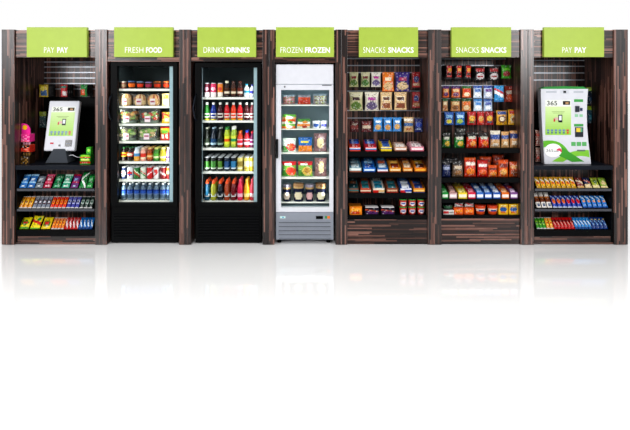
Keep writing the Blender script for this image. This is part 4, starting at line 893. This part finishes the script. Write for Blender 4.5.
hang(C5, s5, 'third pegs, left snack cabinet', [
 (349.5, 359, 121, 132, 'small dark red bag', pat('5a1a1c', R_(.1, .3, .9, .6, '8a3a34'), R_(.2, .65, .8, .8, 'a89a8a'))), (361, 372, 121, 132, 'small maroon and cream bag', pat('6a2024', R_(.1, .35, .9, .62, 'c8b8a0'), R_(.2, .65, .8, .8, '9a4a40'))),
 (373.3, 382.8, 117.3, 131.5, 'sky-blue chip bag', pat('3a96d4', Dk(.5, .32, .34, .2, 'd8b070'), R_(.2, .6, .8, .76, 'eaf4fa'))), (383.2, 392.2, 117.3, 131.5, 'blue chip bag with tan window', pat('3690d0', Dk(.5, .3, .34, .2, 'c89a5a'), R_(.2, .6, .8, .76, 'e4f0f8'))), (392.6, 401.6, 117.3, 131.5, 'bright blue chip bag', pat('3a92d2', Dk(.5, .34, .34, .2, 'd4aa68'), R_(.2, .62, .8, .76, 'eaf4fa'))),
 (403.5, 413.7, 117, 132, 'tan, white and blue bag', pat('c8a878', R_(0, .38, 1, .62, '3a6aa0'), R_(0, .7, 1, .9, 'ece4d4'), R_(.2, .1, .8, .3, 'b0703a'))), (414.5, 423, 118.5, 132, 'dark blue cookie bag', pat('1c2f7a', Dk(.5, .55, .36, .2, '3a5ab8'), R_(.2, .15, .8, .3, 'a8b8d8')))], .2, .411, 'bags pegged in the left snack cabinet')

def tray_row(phrase, spy, items, group, top, y0=.045, d=.27, h1=.042):
    z = Z(spy, .02) - .002 + .0006; n = len(items); yc = y0 + d / 2
    for i, it in enumerate(items):
        a, b, desc, front, body, packs = it[:6]
        w = (b - a) / 100 * sc(y0) * .95
        # height so that the far edge reaches the measured top
        ytop = y0 + d
        h = Z(it[6] if len(it) > 6 else top, ytop) - z
        o = make_tray('snack_tray', w, h, d, front, body, packs, h1)
        o.location = (X((a + b) / 2, y0), yc, z)
        o.rotation_euler = (0, 0, 0)
        tag(o, f'{desc}, {ordinal(i, n)}, {phrase}', 'snack tray', group)
def P3(*cs): return [pat(c, R_(.15, .25, .85, .75, c2)) for c, c2 in cs]
tray_row('top shelf, left snack cabinet', 151.3, [
 (349, 361, 'orange-red and blue snack tray', pat('e0502a', R_(0, .3, 1, .62, '3a86c8'), R_(0, .62, 1, .8, 'e8eef2')), 'c84a24', P3(('d8482a', 'b02a3a'), ('24489a', '3a6ac0'), ('1c3a78', '2a4a8a'))),
 (365, 377, 'pink-red and blue snack tray', pat('d8384a', R_(0, .3, 1, .55, '3a9ac8'), R_(0, .6, 1, .75, 'f0dce0')), 'b82a40', P3(('c83048', 'a01c34'), ('2a5ab0', '4a7ac8'), ('2a4488', '1c3068'))),
 (380.5, 392.3, 'yellow and blue snack tray', pat('ecd22a', R_(0, .5, 1, .72, '2a6ab0'), R_(0, .76, 1, .86, 'f4f0d0')), 'd8b820', P3(('e0c428', '3a6ab0'), ('c8b030', '2a4a90'), ('22366a', '1c2c58'))),
 (394, 407.5, 'tan and white biscuit tray', pat('c8a08a', R_(.1, .3, .9, .65, 'f0e8e2'), R_(0, 0, 1, .2, '9a5a44')), 'b08a74', P3(('d0b8a8', 'f0e8e0'), ('a87a68', 'c8a898')), 143.5),
 (410, 424.5, 'pink and white biscuit tray', pat('e09aa8', R_(.1, .3, .9, .65, 'f6ecec'), R_(0, 0, 1, .2, 'c85a78')), 'd0889a', P3(('e4b4bc', 'f6eaea'), ('c88a90', 'e0c0c0')), 143)], 'snack trays in the left snack cabinet', 140, d=.22)
tray_row('second shelf, left snack cabinet', 172.3, [
 (349, 361.8, 'pale blue and white pastry tray', pat('c8d8d4', R_(0, 0, 1, .3, 'b0705a'), R_(.1, .5, .9, .8, 'f0f2ee')), '8aa8b0', P3(('4a90b0', 'c8dce0'), ('3a7a9a', '90b8c8'), ('2a5a7a', '6aa0b8'))),
 (362.8, 376, 'bright blue pastry tray', pat('2a78c8', R_(.1, .3, .9, .65, 'dcecf6'), R_(0, 0, 1, .15, '1c4a90')), '2a68b0', P3(('2a80d0', '1c58a8'), ('2272c0', '8ac0e8'), ('1c5a9a', '3a90d0'))),
 (377, 388.5, 'blue, white and red pastry tray', pat('3a70b0', R_(0, .25, 1, .55, 'e8e8ec'), R_(0, 0, 1, .2, 'b83a34')), '2a5a90', P3(('3a8ac0', 'd0dce4'), ('2a6aa0', 'c86a4a'), ('24507a', '5a9ac0'))),
 (389, 401.5, 'golden orange cracker tray', pat('d8982a', R_(.1, .3, .9, .65, 'f0dcb0'), R_(0, 0, 1, .18, 'a85a1c')), 'c07a20', P3(('e0922a', '8a3a1c'), ('d8842a', 'f0c060'), ('b8641c', '6a3018'))),
 (402.5, 413, 'brown and orange cracker tray', pat('d8882a', R_(.1, .35, .9, .7, 'e8c890'), R_(0, 0, 1, .2, '6a2c14')), 'a8601c', P3(('c8762a', 'e8d0b0'), ('7a3a1c', 'd8a060'), ('5a2814', 'a8502a'))),
 (414, 427, 'deep orange cracker tray', pat('e0861c', R_(.1, .35, .9, .7, 'f0b848'), R_(0, 0, 1, .2, '8a401c')), 'c86a18', P3(('e08a1c', '5a2a1c'), ('d07818', 'f0c050'), ('a8541c', '3a2420')))], 'snack trays in the left snack cabinet', 158.5)
tray_row('third shelf, left snack cabinet', 193, [
 (348.5, 359, 'teal and brown bar tray', pat('8a5a3a', R_(0, .4, 1, .7, '2a7a80'), R_(0, 0, 1, .2, '5a3020')), '5a4030', P3(('2a6a70', '1c4a50'), ('3a8088', '8a5a3a'), ('245058', '3a7078'))),
 (360, 371.5, 'red and teal bar tray', pat('b85a3a', R_(0, .3, 1, .6, 'e0d0b8'), R_(0, 0, 1, .22, 'b8281c')), '8a4a30', P3(('c04a2c', '2a7a80'), ('a03a28', '3a8890'), ('7a3a2c', 'c07a4a'))),
 (372.5, 385, 'white, teal and red bar tray', pat('e0d8c8', R_(0, 0, .5, .6, 'c8281c'), R_(.5, .2, 1, .6, 'd8b070')), 'b0a090', P3(('e0e0d8', '2a88a0'), ('d0d4d0', '3a98b0'), ('4a8a98', 'd8dcd8'))),
 (386, 398.7, 'chocolate-brown and teal bar tray', pat('8a4a30', R_(.1, .35, .9, .7, 'd8b898'), R_(0, 0, 1, .2, 'b02a1c')), '6a3a24', P3(('9a5a38', '2a7078'), ('7a4428', '3a8088'), ('5a3420', '9a6a4a'))),
 (400, 412, 'blue and white bar tray with red corner', pat('e4e4e8', R_(0, 0, .45, .6, 'c8202a'), R_(.45, .2, 1, .7, '2a5ab0')), '3a5a98', P3(('2a62b8', 'e8ecf2'), ('2456a8', 'd8e0ea'), ('1c4890', '6a98d0'))),
 (412.8, 425.5, 'orange and blue bar tray', pat('e0952a', R_(.1, .35, .9, .7, 'f0cf80'), R_(0, 0, 1, .2, '2a4a80')), 'b87020', P3(('d8882a', '2a4a88'), ('c87a24', '3a5a98'), ('8a5a2c', '24406a')))], 'snack trays in the left snack cabinet', 178.5)
z = Z(215.3, .02) - .0014
cb = lambda a, b, t, bt, y, d, p, top, label, flap=None: None
def put_carton(a, b, t, bt, y, d, zb, p, top, label, flap=None, name='snack_box'):
    w = (b - a) / 100 * sc(y) * .97; h = (bt - t) / 100 * sc(y)
    o = make_carton(name, w, h, d, p, top=top, flap=flap); o.location = (X((a + b) / 2, y), y + d / 2, zb); tag(o, label, 'snack box'); return o
put_carton(349.5, 362, 207, 215, .05, .16, z, pat('e08a1c', R_(.1, .45, .9, .8, 'f0b040'), R_(.2, .15, .8, .35, 'c8481c')), 'd87a18', 'orange snack box, leftmost on lowest shelf, left snack cabinet')
put_carton(365, 379, 208, 215, .05, .16, z, pat('241a2c', R_(.1, .15, .9, .5, '5a2a6a'), Xd(.5, .65, .3, 'b8502a')), '1c1820', 'black and purple box with white lid beside orange snack box', 'eceaea')
put_carton(381, 395, 208, 215, .05, .16, z, pat('241a2c', R_(.1, .15, .9, .5, '5a2a6a'), Xd(.5, .65, .3, 'a84a3a')), '1c1820', 'black and purple box with white lid beside stacked fruit cups', 'eceaea')
cupf = lambda w, h: make_cup('fruit_cup', w, h, pat('c8302c', Dk(.5, .5, .16, .3, 'f0e8e4'), R_(.4, .4, .6, .6, '4a6ab0')), '3f9a4a', .8)
for i, (a, b) in enumerate(((399, 407), (408, 416), (417, 425))):
    y = .1; w = (b - a) / 100 * sc(y) * .93; h = .0755
    for k in range(2):
        o = cupf(w, h); o.location = (X((a + b) / 2, y), y, z + k * (h + .0006))
        tag(o, f"red fruit cup, {['left', 'middle', 'right'][i]} of {['lower', 'upper'][k]} row on lowest left snack cabinet shelf", 'fruit cup', 'stacked fruit cups')

# right snack cabinet, pegs
chip = lambda base, top, mark, win: pat(base, R_(0, .8, 1, 1, top), R_(.15, .52, .85, .72, mark), Dk(.5, .28, .36, .17, win))
jerky = pat('1c1414', R_(.2, .15, 1, .95, 'c8241c'), R_(.35, .55, .9, .75, 'e8b03a'), R_(.3, .3, .9, .42, '2a1414'))
hang(C6, s6, 'top pegs, right snack cabinet', [
 (445, 452, 65, 79.5, 'slim red and black jerky packet', jerky, .19, 4), (455, 461.7, 65, 79.5, 'narrow red jerky packet with yellow mark', jerky, .19, 4), (464.5, 471, 65, 79.5, 'slim red jerky packet with black edge', jerky, .19, 4),
 (474.5, 485.3, 66, 80.5, 'red, black and white jerky bag', pat('1f1618', R_(.1, .6, .9, .85, 'b8242c'), Dk(.5, .3, .4, .22, 'd8d0d0'), R_(.25, .2, .75, .34, 'a8202c')), .2, 3), (488.5, 499, 66, 80.5, 'black jerky bag with red and white oval', pat('1c1416', R_(.1, .6, .9, .85, 'a8202a'), Dk(.5, .3, .4, .22, 'cfc8c8'), R_(.25, .2, .75, .34, '98202a')), .2, 3), (501, 511.5, 65, 78.5, 'bright green dried fruit bag', pat('3f9a1c', Dk(.5, .35, .38, .2, '9a2a34'), R_(.15, .62, .85, .78, '7ac83a')), .22, 0)],
 .22, .411, 'bags pegged in the right snack cabinet', deep=4, step=.045)
hang(C6, s6, 'second pegs, right snack cabinet', [
 (442.3, 449.3, 86, 97.5, 'purple and orange chip bag', chip('d8702a', '5a2a7a', 'e8c080', '6a2a70')), (451, 460.3, 86, 97.5, 'violet and orange chip bag', chip('d8762a', '58287a', 'ecd0a0', '7a3070')), (462, 471.2, 86, 97.5, 'orange chip bag with green top', chip('e0702a', '2a7a3a', 'd83a2a', 'f0e0c0')),
 (473, 482, 85.5, 98, 'white and blue popcorn bag', chip('d4e2ee', '3a6ab8', '3a7ac0', 'f2f4f6')), (483.3, 493, 85.5, 98, 'pale blue and violet popcorn bag', chip('ccd8ec', '4a62b0', '7a4a9a', 'f0f0f4')), (493.8, 504, 85.5, 102, 'large light-blue chip bag with red band', pat('3fa0d4', Xd(.38, .58, .3, 'f2f4f4'), Xd(.6, .72, .3, 'd8342c'), R_(0, 0, 1, .12, '2a7ab0')), .18), (504.2, 513, 86, 102, 'shade-dark orange-red chip bag', pat('a8341c', R_(.15, .5, .85, .72, 'c8b8a8'), Dk(.5, .28, .36, .17, 'c85a2a')), .24)],  # rightmost bag: shade is put into its darker colours
 .22, .411, 'bags pegged in the right snack cabinet')
hang(C6, s6, 'third pegs, right snack cabinet', [
 (442.3, 447.8, 98.5, 111, 'narrow green and tan chip bag', chip('c89a68', '2a6a34', 'e8d8b8', 'b0703a')), (450.3, 460.2, 98.5, 111, 'green and tan chip bag', chip('c8905a', '24602c', 'e0c898', '8a5a2a')), (461.5, 471.2, 98.5, 111, 'orange-tan chip bag with dark green top', chip('d08a48', '245a2c', 'e07a2a', 'e0c8a0')),
 (473.3, 482.3, 98.8, 111, 'white and sky-blue popcorn bag', chip('cfe2f0', '3a8ac8', '4a90d0', 'f4f6f8')), (483.3, 492.5, 98.8, 111, 'blue-grey popcorn bag', chip('bccfe4', '4a70b0', '5a70b8', 'eceff4'))], .22, .411, 'bags pegged in the right snack cabinet')
hang(C6, s6, 'fourth pegs, right snack cabinet', [
 (444, 453.8, 112, 125, 'blue candy bag with fish shapes', pat('2a6ab8', R_(.15, .55, .85, .78, '8ac0e8'), Dk(.5, .28, .32, .16, 'e8e03a'))), (455, 465, 112, 125, 'blue candy bag with yellow-green shapes', pat('2a7ac4', R_(.15, .55, .85, .78, 'b8dcf0'), Dk(.45, .3, .34, .18, 'a8c83a'))), (467, 476.3, 111.5, 125, 'red candy bag with yellow oval', pat('b81c24', Dk(.5, .5, .36, .2, 'e8b83a'), R_(.2, .15, .8, .3, '4a8a3a'))), (476.8, 484.6, 111.5, 125, 'red candy bag with tan oval', pat('c02024', Dk(.5, .48, .36, .2, 'd8a850'), R_(.2, .15, .8, .3, 'e86a3a'))), (485, 493.5, 111.5, 125, 'crimson candy bag with yellow oval', pat('b01c28', Dk(.5, .5, .36, .2, 'e4bc4a'), R_(.2, .15, .8, .3, '3a6a8a'))),
 (496, 507.3, 110.5, 125, 'yellow candy bag with brown centre', pat('e8b42a', R_(.1, .75, .9, .95, '3a5a9a'), Dk(.5, .4, .38, .26, '8a5a2c'), Dk(.5, .42, .2, .14, 'f0e4c8'))), (507.8, 519, 109.5, 125, 'yellow candy bag with red and white print', pat('ecb82a', R_(.1, .75, .9, .92, 'c83a2a'), Dk(.5, .4, .36, .24, 'e8d8b0'), Dk(.45, .36, .2, .14, '9a5a2a')), .19)], .22, .411, 'bags pegged in the right snack cabinet')

def stand_row(phrase, spy, items, group, y=.1):
    z = Z(spy, .02) - .0014; n = len(items)
    for i, it in enumerate(items):
        a, b, t, bt, desc, p = it[:6]
        w = (b - a) / 100 * sc(y) * .97; h = Z(t, y) - z
        o = bag_mesh(w, h, min(.065, w * .55), p, 14, 18).build('chip_bag', FILM); o.location = (X((a + b) / 2, y), y, z)
        tag(o, f'{desc}, {ordinal(i, n)}, {phrase}', 'chip bag', group)
dark = lambda top, low, mark: pat(low, R_(0, .68, 1, 1, top), R_(.15, .56, .85, .72, 'c8c8b8'), Dk(.6, .28, .3, .17, mark))
stand_row('top shelf, right snack cabinet', 148.5, [
 (441.8, 450.5, 132.5, 148, 'black and green chip bag', dark('141814', '2a7a34', 'd8b83a')), (454, 464.3, 132.5, 148, 'green chip bag with black top', dark('14180f', '2a8a3a', 'e0c04a')), (466, 477, 131.5, 148, 'black and orange-red chip bag', dark('1c1210', 'd8401c', 'f0a03a')), (478.3, 489, 132, 148, 'red chip bag with black top', dark('241210', 'd83420', 'e8882a')),
 (490, 500.3, 130.5, 148, 'blue, white and tan chip bag', pat('d0a878', R_(0, .5, 1, .75, '3a5aa0'), R_(0, .76, 1, 1, 'e4dccc'), R_(.2, .1, .8, .3, 'e8dcc8'))), (501, 509, 131.5, 148, 'narrow tan chip bag', pat('d4a870', R_(0, .55, 1, .75, '4a64a0'), R_(.2, .15, .8, .4, 'ecdcc0'))), (509.5, 518.5, 130.5, 148, 'tan and dark blue chip bag', pat('c89a68', R_(0, .55, 1, .85, '2f4480'), R_(.2, .15, .8, .4, 'e4d4bc')))], 'chip bags standing in the right snack cabinet')
stand_row('second shelf, right snack cabinet', 178, [
 (441.8, 450.5, 160, 178, 'navy blue chip bag', pat('2a3a70', R_(0, .7, 1, 1, '20242e'), R_(.1, .45, .9, .62, 'a8b4d0'))), (452, 463.3, 160, 178, 'grey-brown chip bag', pat('7a6450', R_(0, .72, 1, 1, '2a2624'), R_(.15, .5, .85, .66, 'd0c0a8'), Dk(.5, .25, .34, .16, 'a87a4a'))), (464, 476, 157.5, 178, 'tall orange-red chip bag', pat('d8441c', R_(.1, .6, .9, .78, 'f2e4d8'), Dk(.5, .3, .36, .18, 'e88a2a'), R_(0, .88, 1, 1, 'e06a24'))), (477, 487.8, 160, 178, 'red chip bag with white mark', pat('c8201c', R_(.1, .6, .9, .76, 'f4e8e4'), Dk(.5, .3, .36, .18, 'e8702a'))),
 (488, 497.5, 165, 178, 'short orange chip bag', pat('e0641c', R_(.1, .6, .9, .78, '7a2a14'), Dk(.5, .3, .36, .18, 'f0a040'))), (498, 508.3, 159.5, 178, 'tall orange chip bag with dark mark', pat('e46a1c', R_(.1, .58, .9, .76, '8a2414'), Dk(.5, .3, .36, .18, 'f0b860'), R_(0, .88, 1, 1, 'd85a1c'))), (509, 518.3, 161.5, 178, 'dull orange chip bag', pat('c85a1c', R_(.1, .58, .9, .76, 'd8a060'), Dk(.5, .3, .36, .18, '8a4a1c')))], 'chip bags standing in the right snack cabinet')
# bags standing behind, a little taller
def behind(a, b, t, spy, y, p, label):
    z = Z(spy, .02) - .0014; w = (b - a) / 100 * sc(y); h = Z(t, y) - z
    o = bag_mesh(w, h, .05, p, 12, 14).build('chip_bag', FILM); o.location = (X((a + b) / 2, y), y, z); tag(o, label, 'chip bag')
behind(454.5, 466, 127.5, 148.5, .22, pat('161816', R_(.2, .8, .8, .92, '5a5a54')), 'black-topped bag behind green bag on top shelf, right snack cabinet')
behind(468.5, 484, 130.5, 148.5, .22, pat('1a1412', R_(.2, .8, .8, .92, '5a4a44')), 'dark bag behind red bags on top shelf, right snack cabinet')
behind(443, 458, 157.5, 178, .22, pat('22242a', R_(.2, .8, .8, .9, '4a4a4e')), 'dark bag behind navy bag on second shelf, right snack cabinet')
behind(479.5, 491.5, 156.5, 178, .22, pat('d85a1c', R_(.1, .75, .9, .88, '9a2a14')), 'orange bag behind red and short orange bags in right snack cabinet')
behind(492.3, 504, 154.5, 178, .26, pat('c8501c', R_(.1, .75, .9, .88, '8a2414')), 'tallest orange bag at back of second shelf, right snack cabinet')

tray_row('third shelf, right snack cabinet', 199, [
 (441.8, 448.6, 'green candy tray', pat('2fa04a', R_(.1, .2, .9, .7, 'e4f0e0')), '1f7a38', P3(('2fa04a', '7ad08a'), ('289a44', '1c7a34'), ('249040', '60c078'))),
 (449, 457.5, 'brown and pink candy tray', pat('c8a8a8', R_(.1, .2, .9, .7, 'f4ecec')), '7a4a48', P3(('8a5048', 'd8b0a8'), ('7a4440', 'c89890'), ('6a3a38', 'b08078'))),
 (458, 467.5, 'yellow candy tray', pat('ecd44a', R_(.1, .2, .9, .7, 'f6f0dc')), 'd0b030', P3(('ecd42a', 'f6ec90'), ('e0c828', 'c89a20'), ('d8bc24', 'f0e078'))),
 (467.7, 476, 'red-pink candy tray', pat('d83a5a', R_(.1, .2, .9, .7, 'f6e8ec')), 'a8243c', P3(('d82440', 'f09aa8'), ('c82038', '981828'), ('b81c30', 'e87a8a'))),
 (476.3, 484, 'mid-blue candy tray', pat('4a80c8', R_(.1, .2, .9, .7, 'f0f4fa')), '2a5aa0', P3(('2a6ac0', 'a0c4ec'), ('2460b4', 'd8e6f6'), ('2056a8', '78a8e0'))),
 (484.3, 492.3, 'royal blue candy tray', pat('3a70c0', R_(.1, .2, .9, .7, 'f0f4fa')), '24509a', P3(('2460b8', 'c0d8f2'), ('2058ac', '90b8e8'), ('1c4e9c', 'd0e0f4'))),
 (492.6, 501, 'blue and white candy tray', pat('3a6ab8', R_(.1, .2, .9, .7, 'f4f6fa')), '2a5298', P3(('2a62b8', 'e4ecf6'), ('265aac', 'b0ccec'), ('22529c', 'dce6f4'))),
 (501.3, 509.6, 'orange candy tray', pat('e07a2a', R_(.1, .2, .9, .7, 'f6ece4')), 'b85a1c', P3(('e8802a', 'f6c090'), ('dc7424', 'b8501c'), ('d06a20', 'f0b078'))),
 (510, 518.3, 'purple and white candy tray', pat('8a5a98', R_(.1, .2, .9, .7, 'f2ecf4')), '6a3a7a', P3(('8a4a98', 'e0c8e4'), ('7a4088', 'd83a4a'), ('6a3878', 'c8a8d0')))], 'candy trays in the right snack cabinet', 183.5, d=.26, h1=.06)
z = Z(215.3, .02) - .0014
g = empty('noodle_bowl', (X(447.5, .11), .11, z)); tag(g, 'black-lidded bowl in white and red sleeve, lowest right snack shelf', 'snack bowl')
m = MB(); panel_box(m, .105, .042, .1, pat('e8e6e2', R_(.05, .2, .45, .8, 'c8282c'), R_(.55, .3, .95, .7, 'b8b4b0'))); m.build('sleeve', CARD, g)
m = MB(); m.lathe([(.035, .042), (.05, .06), (.052, .085), (.053, .09), (.04, .105), (.015, .11)], 18, pat('161a18', R_(0, .3, 1, .5, '3a6a4a'))); m.build('bowl', PLAST, g)
for i, (a, b) in enumerate(((454, 463.5), (464.3, 474))):
    put_carton(a, b, 208.5, 215.3, .06, .1, z, pat('e0641c', R_(.1, .3, .9, .7, 'f09a3a')), 'c8481c', f"orange cracker box, {['left', 'right'][i]} of two with silver-red bags on top", name='cracker_box')
    y = .09; o = bag_mesh((b - a) / 100 * .95, .062, .045, pat('d0ccca', Xd(.4, .62, .4, 'c8282c'), Dk(.6, .7, .2, .14, '8a8a8a')), 12, 12).build('snack_bag', FILM)
    o.location = (X((a + b) / 2, y), y, z + .0695); tag(o, f"silver and red bag lying on the {['left', 'right'][i]} orange cracker box", 'snack bag')
for i, (a, b) in enumerate(((474.8, 485.5), (487, 497.5))):
    y = .1; w = (b - a) / 100 * sc(y) * .97; h = .092
    o = make_cup('soup_cup', w, h, pat('d8581c', R_(.3, .35, .7, .75, 'f0e0d0'), R_(.38, .45, .62, .65, '3a5a9a')), 'c8441c', .76); o.location = (X((a + b) / 2, y), y, z); tag(o, f"orange soup cup, {['left', 'right'][i]} of two on lowest right snack shelf", 'soup cup')
for i, (a, b) in enumerate(((498.8, 508), (509, 518.3))):
    put_carton(a, b, 205, 215.3, .06, .09, z, pat('ecc02a', Dk(.5, .5, .36, .22, '2a68a8'), R_(.2, .78, .8, .92, 'f4e8b0'), R_(.25, .1, .75, .25, 'd8842a')), 'e0b020', f"yellow box with blue oval, {['left', 'right'][i]} of two, lowest right snack shelf")

# ------------------------------------------------------------------ floor, sky, lamps, camera
fl = bpy.data.materials.new('polished_white_floor'); fl.use_nodes = True
nt = fl.node_tree; b = nt.nodes['Principled BSDF']
b.inputs['Base Color'].default_value = (.93, .93, .93, 1); b.inputs['Roughness'].default_value = .06; b.inputs['IOR'].default_value = 2.6
ns = nt.nodes.new('ShaderNodeTexNoise'); ns.inputs['Scale'].default_value = 3
tc = nt.nodes.new('ShaderNodeTexCoord'); nt.links.new(tc.outputs['Object'], ns.inputs['Vector'])
mr = nt.nodes.new('ShaderNodeMapRange'); mr.inputs['To Min'].default_value = .05; mr.inputs['To Max'].default_value = .08
nt.links.new(ns.outputs['Fac'], mr.inputs['Value']); nt.links.new(mr.outputs[0], b.inputs['Roughness'])
m = MB(); m.box(-30, 30, -14, 40, -.05, 0); f = m.build('floor', fl); f['kind'] = 'structure'

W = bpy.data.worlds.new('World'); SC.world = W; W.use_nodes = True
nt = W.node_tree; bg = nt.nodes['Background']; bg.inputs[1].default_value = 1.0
# white studio: bright behind the cabinets, dimmer on the side the photographer stands
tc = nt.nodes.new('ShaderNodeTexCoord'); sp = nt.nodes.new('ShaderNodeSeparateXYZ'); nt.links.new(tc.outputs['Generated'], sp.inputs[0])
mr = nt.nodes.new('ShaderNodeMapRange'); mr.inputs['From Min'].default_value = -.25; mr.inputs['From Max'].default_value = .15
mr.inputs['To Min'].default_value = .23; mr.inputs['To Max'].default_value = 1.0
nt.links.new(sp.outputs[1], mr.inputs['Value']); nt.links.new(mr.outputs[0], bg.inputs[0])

def area(name, loc, target, sx, sy, power, col=(1, 1, 1)):
    l = bpy.data.lights.new(name, 'AREA'); l.shape = 'RECTANGLE'; l.size = sx; l.size_y = sy; l.energy = power; l.color = col
    o = bpy.data.objects.new(name, l); COL.objects.link(o); o.location = loc
    o.rotation_euler = (Vector(target) - Vector(loc)).to_track_quat('-Z', 'Y').to_euler(); return o
area('softbox_left', (-4.8, -5.6, 2.8), (-2.2, 0, 1.6), 2.0, 1.5, 215, (1, .98, .98))
area('softbox_right', (4.4, -5.6, 2.8), (2.2, 0, 1.6), 1.3, 1.5, 170, (1, .98, .98))
o = area('added_floor_fill', (0, -3.1, 5.2), (0, -2.9, 0), 8, 1.4, 150); o.data.spread = math.radians(110)  # unseen fill light, added to whiten the floor in front
for x0, x1, c, e in ((119, 171, (1, .97, .88), 1.35), (203, 254, (.95, .98, 1), .95), (283, 328, (.93, .98, 1), 1.1)):
    for px in (x0 + 4, x1 - 4):
        o = area('cooler_lamp', (X(px, .11), .112, 1.1), (X((x0 + x1) / 2, .3), .42, 1.1), .03, 1.25, e, c)

cam = bpy.data.cameras.new('Camera'); co = bpy.data.objects.new('Camera', cam); COL.objects.link(co)
co.location = (0, -D, EYE); co.rotation_euler = (PI / 2, 0, 0)
cam.sensor_width = 36; cam.sensor_fit = 'HORIZONTAL'; cam.lens = 36 * D / 6.3; cam.shift_x = 0; cam.shift_y = (.30 - EYE) / 6.3
SC.camera = co
SC.view_settings.view_transform = 'Standard'; SC.view_settings.look = 'None'; SC.view_settings.exposure = 0; SC.view_settings.gamma = 1
